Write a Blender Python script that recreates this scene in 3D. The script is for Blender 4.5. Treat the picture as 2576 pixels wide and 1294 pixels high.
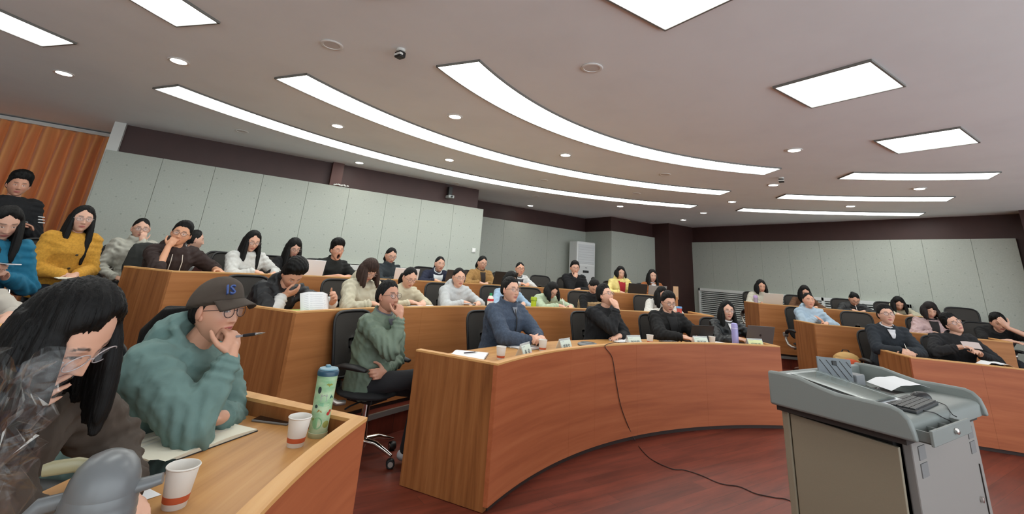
import bpy, math, random
import numpy as np
from mathutils import Vector, Matrix
for o in list(bpy.data.objects): bpy.data.objects.remove(o)
SC=bpy.context.scene; COL=SC.collection
random.seed(7); RNG=np.random.RandomState(7)
PI=math.pi; rad=math.radians
# ------------------------------------------------------------------ camera
# Room frame: X to the right along the back wall, Y towards the back wall, origin = centre of the seating fan.
F_PX,CX,CY=1131.46,1288.0,330.0; PITCH,ROLL=0.3042,0.0762; YAW=rad(33.0); CAM=np.array([-3.916,0.874,1.40])
def _cam_axes():
    cr,sr,cp,sp=math.cos(ROLL),math.sin(ROLL),math.cos(PITCH),math.sin(PITCH)
    right=np.array([cr,sr,0.]);up=np.array([sr,-cr,0.]);fwd=np.array([0,0,1.])
    M=np.stack([right,cp*fwd-sp*up,sp*fwd+cp*up])          # cam -> level frame
    c,s=math.cos(YAW),math.sin(YAW)
    return np.array([[c,s,0],[-s,c,0],[0,0,1.]])@M          # level frame -> room
CM=_cam_axes()
cam=bpy.data.cameras.new('camera'); camo=bpy.data.objects.new('camera',cam); COL.objects.link(camo)
cam.sensor_width=36; cam.lens=F_PX/2576*36; cam.shift_y=-(647-CY)/2576; cam.clip_start=.05; cam.clip_end=100
mw=Matrix.Identity(4)
for i in range(3): mw[i][0]=CM[i,0]; mw[i][1]=-CM[i,1]; mw[i][2]=-CM[i,2]; mw[i][3]=CAM[i]
camo.matrix_world=mw; SC.camera=camo
# ------------------------------------------------------------------ light and exposure
W=bpy.data.worlds.new('ambient_fill'); SC.world=W; W.use_nodes=True  # uniform fill entering at the open front, added to lift the ceiling
WORLD_STRENGTH=1.65; PANEL_STRENGTH=3.8; SPOT_STRENGTH=26.0
bg=W.node_tree.nodes['Background']; bg.inputs[0].default_value=(.88,.96,1,1); bg.inputs[1].default_value=WORLD_STRENGTH
vs=SC.view_settings; vs.view_transform='Standard'; vs.look='None'; vs.gamma=1; vs.use_curve_mapping=False; vs.exposure=0.95
cy_=SC.cycles; cy_.max_bounces=6; cy_.diffuse_bounces=4; cy_.glossy_bounces=2; cy_.transmission_bounces=3; cy_.transparent_max_bounces=8; cy_.caustics_reflective=False; cy_.caustics_refractive=False
# ------------------------------------------------------------------ measuring helpers (a point of the photo on a real plane)
def _ray(p): return CM@np.array([(p[0]-CX)/F_PX,(p[1]-CY)/F_PX,1.])
def atz(p,z): d=_ray(p); return CAM+d*((z-CAM[2])/d[2])
def aty(p,y): d=_ray(p); return CAM+d*((y-CAM[1])/d[1])
def atx(p,x): d=_ray(p); return CAM+d*((x-CAM[0])/d[0])
def atr(p,R):
    d=_ray(p); a=d[0]**2+d[1]**2; b=2*(d[0]*CAM[0]+d[1]*CAM[1]); c=CAM[0]**2+CAM[1]**2-R*R
    return CAM+d*((-b+math.sqrt(max(0,b*b-4*a*c)))/(2*a))
def atd(p,D): d=_ray(p); return CAM+d*(D/math.hypot(d[0],d[1]))
def pol(r,ph,z=0): return np.array([r*math.sin(rad(ph)),r*math.cos(rad(ph)),z])
def phi(p): return math.degrees(math.atan2(p[0],p[1]))
# ------------------------------------------------------------------ materials
def lin(c): return tuple(((x/255)/12.92 if x/255<=.04045 else ((x/255+.055)/1.055)**2.4) for x in c[:3])+(1,)
MATS={}
def nt(m): return m.node_tree.nodes,m.node_tree.links
def mat(name,col,rough=.5,metal=0.,var=0.,vscale=8.,stretch=(1,1,1),bump=0.,bscale=60.,bstretch=(1,1,1),coat=0.,alpha=1.,trans=0.,spec=None,emit=None,col2=None,sheen=0.,world=False):
    if name in MATS: return MATS[name]
    m=bpy.data.materials.new(name); m.use_nodes=True; n,l=nt(m); b=n['Principled BSDF']
    b.inputs['Base Color'].default_value=lin(col); b.inputs['Roughness'].default_value=rough; b.inputs['Metallic'].default_value=metal
    b.inputs['Coat Weight'].default_value=coat; b.inputs['Alpha'].default_value=alpha; b.inputs['Transmission Weight'].default_value=trans
    if spec is not None: b.inputs['Specular IOR Level'].default_value=spec
    if sheen: b.inputs['Sheen Weight'].default_value=sheen
    if emit: b.inputs['Emission Color'].default_value=lin(emit[0]); b.inputs['Emission Strength'].default_value=emit[1]
    def coords(st):
        if world: g=n.new('ShaderNodeNewGeometry'); out=g.outputs['Position']
        else: g=n.new('ShaderNodeTexCoord'); out=g.outputs['Object']
        mp=n.new('ShaderNodeMapping'); mp.inputs['Scale'].default_value=st; l.new(out,mp.inputs[0]); return mp.outputs[0]
    if var or col2:
        t=n.new('ShaderNodeTexNoise'); t.inputs['Scale'].default_value=vscale; t.inputs['Detail'].default_value=5; l.new(coords(stretch),t.inputs['Vector'])
        r=n.new('ShaderNodeValToRGB'); c=lin(col); e=r.color_ramp.elements
        c2=lin(col2) if col2 else tuple(min(1,x*(1+var)) for x in c[:3])+(1,)
        c1=c if col2 else tuple(x*(1-var) for x in c[:3])+(1,)
        e[0].position=.32; e[1].position=.68; e[0].color=c1; e[1].color=c2
        l.new(t.outputs['Fac'],r.inputs[0]); l.new(r.outputs[0],b.inputs['Base Color'])
    if bump:
        t=n.new('ShaderNodeTexNoise'); t.inputs['Scale'].default_value=bscale; t.inputs['Detail'].default_value=3; l.new(coords(bstretch),t.inputs['Vector'])
        bp=n.new('ShaderNodeBump'); bp.inputs['Strength'].default_value=bump; bp.inputs['Distance'].default_value=.004; l.new(t.outputs['Fac'],bp.inputs['Height']); l.new(bp.outputs[0],b.inputs['Normal'])
    MATS[name]=m; return m
def wood(name,c1,c2,c3,mode,rough=.32,coat=.25):
    """veneer: grain runs along the desk arc ('arc'), straight up ('up') or along X ('x')"""
    if name in MATS: return MATS[name]
    m=bpy.data.materials.new(name); m.use_nodes=True; n,l=nt(m); b=n['Principled BSDF']
    g=n.new('ShaderNodeNewGeometry'); cb=n.new('ShaderNodeCombineXYZ'); sp=n.new('ShaderNodeSeparateXYZ'); l.new(g.outputs['Position'],sp.inputs[0])
    def ma(op,a,bv):
        q=n.new('ShaderNodeMath'); q.operation=op
        for i,s in enumerate((a,bv)):
            if s is None: continue
            if isinstance(s,(int,float)): q.inputs[i].default_value=s
            else: l.new(s,q.inputs[i])
        return q.outputs[0]
    X,Y,Z=sp.outputs
    if mode=='arc':
        ang=ma('ARCTAN2',X,Y); r=ma('SQRT',ma('ADD',ma('MULTIPLY',X,X),ma('MULTIPLY',Y,Y)),None)
        ins=(ma('MULTIPLY',ang,3.0),ma('MULTIPLY',r,13.),ma('MULTIPLY',Z,13.))
    elif mode=='up': ins=(ma('MULTIPLY',X,14.),ma('MULTIPLY',Y,14.),ma('MULTIPLY',Z,.9))
    else: ins=(ma('MULTIPLY',X,1.2),ma('MULTIPLY',Y,9.),ma('MULTIPLY',Z,9.))
    for i in range(3): l.new(ins[i],cb.inputs[i])
    t=n.new('ShaderNodeTexNoise'); t.inputs['Scale'].default_value=1.3; t.inputs['Detail'].default_value=6; t.inputs['Roughness'].default_value=.62; t.inputs['Distortion'].default_value=.3; l.new(cb.outputs[0],t.inputs['Vector'])
    r=n.new('ShaderNodeValToRGB'); e=r.color_ramp.elements; e[0].position=.28; e[0].color=lin(c1); e[1].position=.72; e[1].color=lin(c3); x=e.new(.5); x.color=lin(c2)
    l.new(t.outputs['Fac'],r.inputs[0]); l.new(r.outputs[0],b.inputs['Base Color'])
    b.inputs['Roughness'].default_value=rough; b.inputs['Coat Weight'].default_value=coat; b.inputs['Coat Roughness'].default_value=.25; b.inputs['Specular IOR Level'].default_value=.25
    MATS[name]=m; return m
# ------------------------------------------------------------------ mesh helpers
def nrm(v): v=np.asarray(v,float); return v/(np.linalg.norm(v)+1e-12)
class MB:
    def __init__(s): s.v=[];s.f=[]
    def add(s,v,f):
        k=len(s.v); s.v.extend([tuple(map(float,p)) for p in v]); s.f.extend([tuple(i+k for i in q) for q in f]); return s
    def box(s,x0,y0,z0,x1,y1,z1,M=None):
        p=[(x0,y0,z0),(x1,y0,z0),(x1,y1,z0),(x0,y1,z0),(x0,y0,z1),(x1,y0,z1),(x1,y1,z1),(x0,y1,z1)]
        if M is not None: p=[tuple(M@Vector(q)) for q in p]
        return s.add(p,[(0,3,2,1),(4,5,6,7),(0,1,5,4),(1,2,6,5),(2,3,7,6),(3,0,4,7)])
    def arc(s,r0,r1,z0,z1,p0,p1,n=None):
        n=n or max(2,int(abs(p1-p0)/1.5)); V=[];Fc=[]
        for i in range(n+1):
            a=rad(p0+(p1-p0)*i/n); sx,cx=math.sin(a),math.cos(a)
            for r,z in ((r0,z0),(r1,z0),(r1,z1),(r0,z1)): V.append((r*sx,r*cx,z))
        for i in range(n):
            for j in range(4): Fc.append((4*i+j,4*i+(j+1)%4,4*i+4+(j+1)%4,4*i+4+j))
        Fc+=[(3,2,1,0),(4*n,4*n+1,4*n+2,4*n+3)]
        return s.add(V,Fc)
    def loft(s,rings,closed=True):
        n=len(rings[0]); V=[p for r in rings for p in r]; Fc=[]
        for i in range(len(rings)-1):
            for j in range(n): Fc.append((i*n+j,i*n+(j+1)%n,(i+1)*n+(j+1)%n,(i+1)*n+j))
        if closed: Fc.append(tuple(range(n-1,-1,-1))); Fc.append(tuple((len(rings)-1)*n+j for j in range(n)))
        return s.add(V,Fc)
    def tube(s,path,r,n=8,sq=(1,1),up=None):
        P=[np.asarray(p,float) for p in path]; m=len(P); R=[r]*m if np.isscalar(r) else list(r)
        T=[nrm(P[min(i+1,m-1)]-P[max(i-1,0)]) for i in range(m)]
        u=np.asarray(up,float) if up is not None else (np.array([0,0,1.]) if abs(T[0][2])<.9 else np.array([1.,0,0])); rings=[]
        for i in range(m):
            a=np.cross(u,T[i]); a=nrm(a) if np.linalg.norm(a)>1e-6 else nrm(np.cross([1,.3,.2],T[i])); b=np.cross(T[i],a); u=b if up is None else u
            rings.append([P[i]+a*R[i]*sq[0]*math.cos(2*PI*j/n)+b*R[i]*sq[1]*math.sin(2*PI*j/n) for j in range(n)])
        return s.loft(rings)
    def cap(s,p0,p1,r0,r1,n=10):
        p0=np.asarray(p0,float);p1=np.asarray(p1,float);d=nrm(p1-p0); P=[];R=[]
        for a in (80,50,22): P.append(p0-d*r0*math.sin(rad(a)));R.append(r0*math.cos(rad(a)))
        for t in (0,.5,1): P.append(p0+(p1-p0)*t);R.append(r0+(r1-r0)*t)
        for a in (22,50,80): P.append(p1+d*r1*math.sin(rad(a)));R.append(r1*math.cos(rad(a)))
        return s.tube(P,R,n)
    def lathe(s,prof,n=20,M=None):
        rings=[]
        for r,z in prof:
            q=[(max(r,1e-4)*math.cos(2*PI*j/n),max(r,1e-4)*math.sin(2*PI*j/n),z) for j in range(n)]
            rings.append([tuple(M@Vector(p)) for p in q] if M is not None else q)
        if prof[0][0]>.004 and prof[-1][0]>.004:      # ring-shaped profile: close it on itself, no end discs
            return s.loft(rings+([rings[0]] if prof[0]!=prof[-1] else []),False)
        return s.loft(rings)
    def ell(s,c,R,B=None,n=12):
        c=np.asarray(c,float);B=np.eye(3) if B is None else B;rings=[]
        for i in range(1,n):
            t=PI*i/n-PI/2; rings.append([c+B@np.array([R[0]*math.cos(t)*math.cos(2*PI*j/n),R[1]*math.cos(t)*math.sin(2*PI*j/n),R[2]*math.sin(t)]) for j in range(n)])
        return s.loft(rings)
    def build(s,name,m,parent=None,sm=40,bev=0,off=None,bseg=2):
        v=np.array(s.v) if off is None else np.array(s.v)-np.asarray(off)
        return mesh(name,v,s.f,m,parent,sm,bev,bseg)
def mesh(name,v,f,m,parent=None,sm=40,bev=0,bseg=2):
    me=bpy.data.meshes.new(name); me.from_pydata([tuple(p) for p in v],[],f); me.update()
    return link(name,me,m,parent,sm,bev,bseg)
def link(name,me,m,parent=None,sm=40,bev=0,bseg=2):
    o=bpy.data.objects.new(name,me); COL.objects.link(o)
    if m is not None and not me.materials: me.materials.append(m)
    if sm: me.polygons.foreach_set('use_smooth',[True]*len(me.polygons)); (me.set_sharp_from_angle(angle=rad(sm)) if sm<180 else None)
    if parent is not None: o.parent=parent
    if bev: b=o.modifiers.new('edge','BEVEL'); b.width=bev; b.segments=bseg; b.limit_method='ANGLE'; b.angle_limit=rad(50)
    return o
def tag(o,label,cat,group=None):
    o['label']=label; o['category']=cat
    if group: o['group']=group
    return o
def thing(name,label,cat,loc=(0,0,0),rz=0.,group=None):
    o=bpy.data.objects.new(name,None); COL.objects.link(o); o.location=tuple(map(float,loc)); o.rotation_euler=(0,0,rz); o.empty_display_size=.05
    return tag(o,label,cat,group)
def struct(o): o['kind']='structure'; return o
def copy_tree(o,parent=None):
    c=o.copy(); COL.objects.link(c); c.parent=parent
    for ch in list(o.children): copy_tree(ch,c)
    return c
TMP=bpy.data.scenes.new('workbench')
def remesh(mb,vox,sm=3,fac=.5):
    me=bpy.data.meshes.new('tmp'); me.from_pydata(mb.v,[],mb.f); o=bpy.data.objects.new('tmp',me); TMP.collection.objects.link(o)
    r=o.modifiers.new('r','REMESH'); r.mode='VOXEL'; r.voxel_size=vox
    if sm: q=o.modifiers.new('s','SMOOTH'); q.factor=fac; q.iterations=sm
    vl=TMP.view_layers[0]; vl.update(); ev=o.evaluated_get(vl.depsgraph); m2=ev.to_mesh()
    v=np.empty(len(m2.vertices)*3,np.float32); m2.vertices.foreach_get('co',v); v=v.reshape(-1,3).astype(float)
    nr=np.empty(len(m2.vertices)*3,np.float32); m2.vertices.foreach_get('normal',nr); nr=nr.reshape(-1,3).astype(float)
    nl=len(m2.loops); q=np.empty(nl,np.int32); m2.loops.foreach_get('vertex_index',q); f=list(map(tuple,q.reshape(-1,4).tolist())) if nl==4*len(m2.polygons) else [tuple(p.vertices) for p in m2.polygons]
    ev.to_mesh_clear(); bpy.data.objects.remove(o); bpy.data.meshes.remove(me)
    return v,f,nr
def text(name,body,size,m,parent,M,ext=.0006,align='CENTER'):
    cu=bpy.data.curves.new('t','FONT'); cu.body=body; cu.size=size; cu.extrude=ext; cu.align_x=align; cu.align_y='CENTER'; cu.resolution_u=2
    o=bpy.data.objects.new('t',cu); COL.objects.link(o); dg=bpy.context.evaluated_depsgraph_get(); me=bpy.data.meshes.new_from_object(o.evaluated_get(dg)); bpy.data.objects.remove(o)
    me.transform(M); me.materials.clear(); return link(name,me,m,parent,0)
# ================================================================== the room
CEIL=3.02; STEP=.19
M_CEIL=mat('ceiling_paint',(243,249,252),.85,var=.03,vscale=1.5)
M_PANEL=mat('acoustic_panel',(176,181,172),.8,var=.05,vscale=60,bump=.06,bscale=300)
M_MAROON=mat('maroon_paint',(62,36,33),.55,var=.08,vscale=5)
M_JOINT=mat('panel_joint',(70,70,66),.8)
M_DIMPLE=mat('panel_dimple',(156,161,152),.8)
M_WHITE=mat('white_paint',(215,216,212),.5)
def floor_mat():
    m=bpy.data.materials.new('red_laminate'); m.use_nodes=True; n,l=nt(m); b=n['Principled BSDF']
    g=n.new('ShaderNodeNewGeometry'); br=n.new('ShaderNodeTexBrick'); l.new(g.outputs['Position'],br.inputs['Vector'])
    br.inputs['Scale'].default_value=1; br.inputs['Brick Width'].default_value=1.2; br.inputs['Row Height'].default_value=.125; br.inputs['Mortar Size'].default_value=.0016; br.offset=.37
    br.inputs['Color1'].default_value=lin((122,56,40)); br.inputs['Color2'].default_value=lin((100,43,30)); br.inputs['Mortar'].default_value=lin((70,36,28))
    mp=n.new('ShaderNodeMapping'); mp.inputs['Scale'].default_value=(1.1,9,1); l.new(g.outputs['Position'],mp.inputs[0])
    t=n.new('ShaderNodeTexNoise'); t.inputs['Scale'].default_value=1.6; t.inputs['Detail'].default_value=6; t.inputs['Roughness'].default_value=.65; l.new(mp.outputs[0],t.inputs['Vector'])
    r=n.new('ShaderNodeValToRGB'); r.color_ramp.elements[0].position=.3; r.color_ramp.elements[0].color=(.55,.5,.5,1); r.color_ramp.elements[1].position=.7; r.color_ramp.elements[1].color=(1.25,1.25,1.25,1); l.new(t.outputs['Fac'],r.inputs[0])
    mx=n.new('ShaderNodeMix'); mx.data_type='RGBA'; mx.blend_type='MULTIPLY'; mx.inputs[0].default_value=1; l.new(br.outputs['Color'],mx.inputs[6]); l.new(r.outputs[0],mx.inputs[7]); l.new(mx.outputs[2],b.inputs['Base Color'])
    b.inputs['Roughness'].default_value=.42; return m
M_FLOOR=floor_mat()
XL,XR,YF=-7.8,7.8,-2.6
struct(MB().box(XL-.2,YF,-.12,XR+.2,10.7,0).build('floor',M_FLOOR,sm=0))
# tiered platforms of the three seating blocks
struct(MB().arc(5.56,7.03,0,STEP,-80,68).build('floor_tier_1',M_FLOOR,sm=30))
t=MB(); t.arc(7.03,8.6,0,2*STEP,-66,62); struct(t.build('floor_tier_2',M_FLOOR,sm=30))
t=MB(); t.box(-7.8,7.45,0,7.8,10.6,2*STEP-.004); struct(t.build('floor_rear',M_FLOOR,sm=0))
M_NOSE=mat('grey_nosing',(150,150,146),.4,metal=.6)
struct(MB().arc(5.545,5.565,STEP-.035,STEP+.004,-80,68).build('trim_1',M_NOSE,sm=30))
struct(MB().arc(7.015,7.035,2*STEP-.035,2*STEP+.004,-66,62).build('trim_2',M_NOSE,sm=30))
# ceiling with cut-outs left to the lamps set just below it
struct(MB().box(XL-.2,YF,CEIL,XR+.2,10.9,CEIL+.15).build('ceiling',M_CEIL,sm=0))
def wallbox(name,m,*b): return struct(MB().box(*b).build(name,m,sm=0))
wb=wallbox('wall_back',M_MAROON,-5.2,9.15,0,.74,9.45,CEIL)
wallbox('wall_recess_side',M_MAROON,.60,9.45,0,.74,10.5,CEIL)
wr=wallbox('wall_recess',M_MAROON,.60,10.5,0,5.05,10.75,CEIL)
wallbox('wall_recess_return',M_MAROON,5.05,9.5,0,5.25,10.75,CEIL)
ws=wallbox('wall_back_right',M_MAROON,5.25,9.5,0,6.85,9.75,CEIL)
wallbox('wall_column',M_MAROON,6.72,8.95,0,8.0,9.75,CEIL)
wl=wallbox('wall_right',M_MAROON,7.8,2.4,0,8.05,8.95,CEIL)
wallbox('wall_column_right',M_MAROON,7.35,1.5,0,8.05,2.42,CEIL)
wallbox('wall_right_front',M_MAROON,7.8,YF,0,8.05,1.5,CEIL)
wallbox('wall_window',M_WHITE,-8.05,10.35,0,-5.2,10.6,CEIL)
wallbox('wall_left',M_WHITE,-8.05,YF,0,-7.8,10.35,CEIL)
wallbox('wall_jamb',M_WHITE,-5.26,9.05,0,-5.13,10.4,CEIL)
wallbox('wall_pilaster',mat('maroon_pilaster',(88,52,46),.5),-2.27,9.05,2.60,-2.08,9.16,CEIL)
# acoustic panels, each a piece of its own with recessed joints and small dimples
PT=2.605
def panel_run(parent,pts,z0,z1,thick,nrm_,dots=True,skipj=.003):
    """flat panels between successive points pts (x,y) on the wall face; nrm_ points into the room"""
    for i in range(len(pts)-1):
        a=np.array(pts[i],float);b=np.array(pts[i+1],float);d=b-a;L=np.linalg.norm(d);d/=L; n2=np.array(nrm_,float)
        p=a+d*skipj/2;q=b-d*skipj/2; m=MB(); V=[]
        for z in (z0,z1):
            for c in (p,q,q+n2*thick,p+n2*thick): V.append((c[0],c[1],z))
        m.add(V,[(0,1,2,3),(7,6,5,4),(0,4,5,1),(1,5,6,2),(2,6,7,3),(3,7,4,0)])
        o=m.build('panel',M_PANEL,parent,sm=0,bev=.003,bseg=1)
        if dots:
            k=MB(); nc=max(2,int(round(L/.22)))
            for r in range(int((z1-z0-.15)/.22)):
                for c in range(nc):
                    x=(c+.5+(.25 if r%2 else -.25))/nc*L
                    if x<.03 or x>L-.03: continue
                    z=z1-.17-r*.22; ctr=a+d*x+n2*(thick+.0005)
                    k.add([(ctr[0]+d[0]*.011*math.cos(t),ctr[1]+d[1]*.011*math.cos(t),z+.011*math.sin(t)) for t in np.linspace(0,2*PI,9)[:-1]],[tuple(range(8))])
            kk=k.build('dimple_rows',M_DIMPLE,o,sm=0); kk['kind']='stuff'
BX=[-5.24,-4.6,-3.95,-3.29,-2.61,-1.93,-1.25,-.57,.12,.81]
panel_run(wb,[(x,9.14) for x in BX],1.34,PT,.14,(0,-1))
panel_run(wr,[(.80,10.49),(2.27,10.49),(3.65,10.49),(5.04,10.49)],.5,2.64,.06,(0,-1))
rr_=[o for o in COL.objects if o.name=='wall_recess_return'][0]
panel_run(rr_,[(5.06,10.44),(5.06,9.49)],.5,2.64,.05,(-1,0),dots=False)
panel_run(ws,[(5.0,9.49),(6.0,9.49),(6.98,9.49)],.5,2.64,.06,(0,-1))
YR=[8.99,8.33,7.66,7.0,6.34,5.68,5.02,4.36,3.86,3.16,2.59]
panel_run(wl,[(7.79,y) for y in YR],.45,2.60,.05,(-1,0))
# ledge under the back panels
struct(MB().box(-5.2,8.86,1.24,.78,9.16,1.33).build('trim_3',M_WHITE,sm=0,bev=.008))
struct(MB().box(-5.2,8.98,2*STEP,.74,9.16,1.24).build('wall_wainscot',mat('dark_red_wood',(74,34,30),.4,var=.15,vscale=3,stretch=(1,1,8)),sm=0))
# curtain: pleated sheet hanging in the window recess
def curtain():
    root=thing('curtain','orange pleated curtain hanging in the window recess beside the grey panels','curtain',(-6.5,10.05,.4))
    n=220; V=[];Fc=[]; x0,x1=-7.75,-5.28; rows=[CEIL-.02,2.9,2.75,2.3,1.6,.9,.42]
    for r,z in enumerate(rows):
        for i in range(n):
            x=x0+(x1-x0)*i/(n-1); u=(x-x0)/.17; k=.35+.65*min(1,r/3)
            y=10.04+.10*k*math.sin(2*PI*u+.5*math.sin(u*.9))+.02*k*math.sin(2*PI*u*.47+1)
            V.append((x+.012*math.sin(u*3+r),y,z))
    for r in range(len(rows)-1):
        for i in range(n-1): a=r*n+i; Fc.append((a,a+1,a+n+1,a+n))
    o=mesh('drape',np.array(V)-np.array([-6.5,10.05,.4]),Fc,mat('orange_curtain',(240,166,104),.75,var=.05,vscale=4,stretch=(6,6,.3),sheen=.3),root,180)
    s=o.modifiers.new('s','SOLIDIFY'); s.thickness=.004
    MB().box(x0,9.98,CEIL-.07,x1,10.16,CEIL-.02).build('curtain_rail',M_WHITE,root,0,off=(-6.5,10.05,.4))
curtain()
# ------------------------------------------------------------------ ceiling lamps
M_LAMP=mat('lamp_diffuser',(255,255,255),.5,emit=((250,255,252),PANEL_STRENGTH)); M_FRAME=mat('lamp_frame',(120,120,116),.5)
M_SPOT=mat('spot_glow',(255,255,255),.5,emit=((255,252,240),SPOT_STRENGTH))
def arc_lamp(r0,r1,p0,p1,label,group):
    base=pol((r0+r1)/2,(p0+p1)/2,CEIL); t=thing('ceiling_strip_light',label,'ceiling light',base,0,group)
    MB().arc(r0+.012,r1-.012,CEIL-.012,CEIL-.002,p0+.12,p1-.12).build('diffuser',M_LAMP,t,30,off=base)
    f=MB(); f.arc(r0,r0+.012,CEIL-.018,CEIL,p0,p1); f.arc(r1-.012,r1,CEIL-.018,CEIL,p0,p1)
    f.arc(r0,r1,CEIL-.018,CEIL,p0,p0+.12,2); f.arc(r0,r1,CEIL-.018,CEIL,p1-.12,p1,2); f.build('frame',M_FRAME,t,30,off=base)
RINGS=((4.483,4.90,32.0,43.8),(6.198,6.611,33.7,42.0),(7.87,8.289,34.5,41.0))
nm=('innermost','middle','outermost')
for i,(r0,r1,pc,ps) in enumerate(RINGS):
    arc_lamp(r0,r1,-pc,pc,f'long curved white strip light in the ceiling, {nm[i]} of the three big arcs','curved strip lights')
    arc_lamp(r0,r1,ps,63.3,f'short curved white strip light at the right of the ceiling, {nm[i]} of three','curved strip lights')
    arc_lamp(r0,r1,-63.3,-ps,f'short curved white strip light at the left edge of the ceiling, {nm[i]} ring','curved strip lights')
for x,l in ((-2.0,'square white ceiling panel light cut by the top edge of the picture'),(.033,'square white ceiling panel light above the lectern, nearer of the two at right'),(2.09,'square white ceiling panel light, farther of the two at the right')):
    base=(x,2.22,CEIL); t=thing('ceiling_panel_light',l,'ceiling light',base,0,'square panel lights')
    MB().box(-.315,-.325,-.012,.315,.325,-.002).build('diffuser',M_LAMP,t,0)
    f=MB(); f.box(-.33,-.34,-.018,-.315,.34,0); f.box(.315,-.34,-.018,.33,.34,0); f.box(-.315,-.34,-.018,.315,-.325,0); f.box(-.315,.325,-.018,.315,.34,0); f.build('frame',M_FRAME,t,0)
M_RIM=mat('downlight_rim',(236,236,234),.4); M_DULL=mat('speaker_face',(214,211,207),.7)
def downlight(r,p,lit,label):
    t=thing('downlight' if lit else 'ceiling_speaker',label,'downlight' if lit else 'ceiling speaker',pol(r,p,CEIL),0,'round downlights' if lit else 'unlit round ceiling fittings')
    MB().lathe([(.062,-.001),(.085,-.001),(.088,-.006),(.082,-.012),(.064,-.009),(.062,-.001)],28).build('rim',M_RIM,t,60)
    MB().lathe([(0,-.004),(.063,-.004),(.063,-.006),(0,-.007)],24).build('lamp' if lit else 'grille',M_SPOT if lit else M_DULL,t,30)
LIT=[(5.55,-19.6,'fourth'),(5.55,.4,''),(5.55,37.3,''),(5.55,57.5,''),(7.25,-37.7,''),(7.25,-22.6,''),(7.25,-7.5,''),(7.25,37.7,''),(7.25,53.7,''),(8.9,-37.7,''),(8.9,-12.5,''),(8.9,25.4,''),(8.9,37.8,''),(10.3,15.1,''),(10.3,37.6,''),(3.68,26.4,'')]
LL=['lit round downlight between the inner and middle big arcs, left one','lit round downlight between the inner and middle big arcs, right one','lit round downlight beside the right end of the innermost big arc','lit round downlight below the first short strip light at right',
'lit round downlight below the left short strip at the top edge','lit round downlight between the middle and outer arcs, left one','lit round downlight between the middle and outer arcs, right one','lit round downlight beside the right end of the middle big arc','lit round downlight between the lower two short strips at right',
'lit round downlight nearest the orange curtain','lit round downlight just above the maroon pilaster','lit round downlight under the outermost big arc, above the white cooler','lit round downlight beside the right end of the outermost arc','lit round downlight near the maroon band of the wall recess','lit round downlight nearest the dark corner column','lit round downlight alone between the innermost arc and the square panels']
for (r,p,_),l in zip(LIT,LL): downlight(r,p,True,l)
UL=[(5.55,-37.7,'unlit round ceiling fitting above the left end of the middle arc'),(5.55,18.9,'unlit round ceiling fitting between inner and middle arcs'),(7.25,7.4,'unlit round ceiling fitting between middle and outer arcs, left one'),(7.25,22.7,'unlit round ceiling fitting between middle and outer arcs, right one'),(8.9,-25,'unlit round ceiling fitting above the dark wall band at left'),(8.9,.3,'unlit round ceiling fitting above the wall projector'),(8.9,12.3,'unlit round ceiling fitting beyond the outermost arc'),(3.68,-26.1,'large unlit round ceiling fitting below the top square light')]
for r,p,l in UL: downlight(r,p,False,l)
M_BLK=mat('black_plastic',(24,24,25),.45); M_GREY=mat('grey_plastic',(120,122,122),.45)
for p,l in ((-35.7,'small black and white ceiling camera near the innermost arc'),(35.7,'tiny ceiling sensor above the downlight at right')):
    t=thing('ceiling_sensor',l,'sensor',pol(5.03,p,CEIL),rad(20))
    MB().lathe([(.035,0),(.035,-.02),(.02,-.025),(0,-.025)],16).build('mount',M_WHITE,t,40); MB().box(-.03,-.035,-.075,.03,.035,-.025).build('housing',M_BLK,t,0,bev=.008); MB().box(-.032,-.037,-.06,.0,.037,-.04).build('white_band',M_WHITE,t,0,bev=.004)
t=thing('wall_projector_camera','small grey device on a bracket on the maroon band above the panels','camera',(.02,9.02,2.78))
MB().box(-.05,-.06,-.06,.07,.10,.0).build('housing',mat('device_grey',(170,176,176),.4),t,0,bev=.01); MB().box(-.035,.0,0,.045,.08,.17).build('bracket',M_BLK,t,0,bev=.005); MB().lathe([(.02,0),(.02,.02),(.0,.02)],12,Matrix.Translation((.01,-.06,-.03))@Matrix.Rotation(rad(90),4,'X')).build('lens',M_BLK,t,40)
t=thing('light_switch','white square light switch on the last grey panel','switch',(.66,8.99,1.77)); MB().box(-.043,-.01,-.043,.043,.012,.043).build('plate',M_WHITE,t,0,bev=.004); MB().box(-.03,-.014,-.03,.03,-.008,.03).build('rocker',mat('switch_white',(235,235,232),.3),t,0,bev=.003)
# paper scraps on the pilaster ledge
t=thing('torn_tape','scrap of torn white paper stuck on the panel top by the pilaster','paper',(-2.1,8.99,2.61)); k=MB()
for i in range(9): k.ell((-.10+.028*i+.01*math.sin(i*7),.02*math.sin(i*3),.012+.012*abs(math.sin(i*2.3))),(.022,.018,.014),n=6)
k.build('scraps',mat('scrap_white',(225,225,222),.8),t,180)
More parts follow.
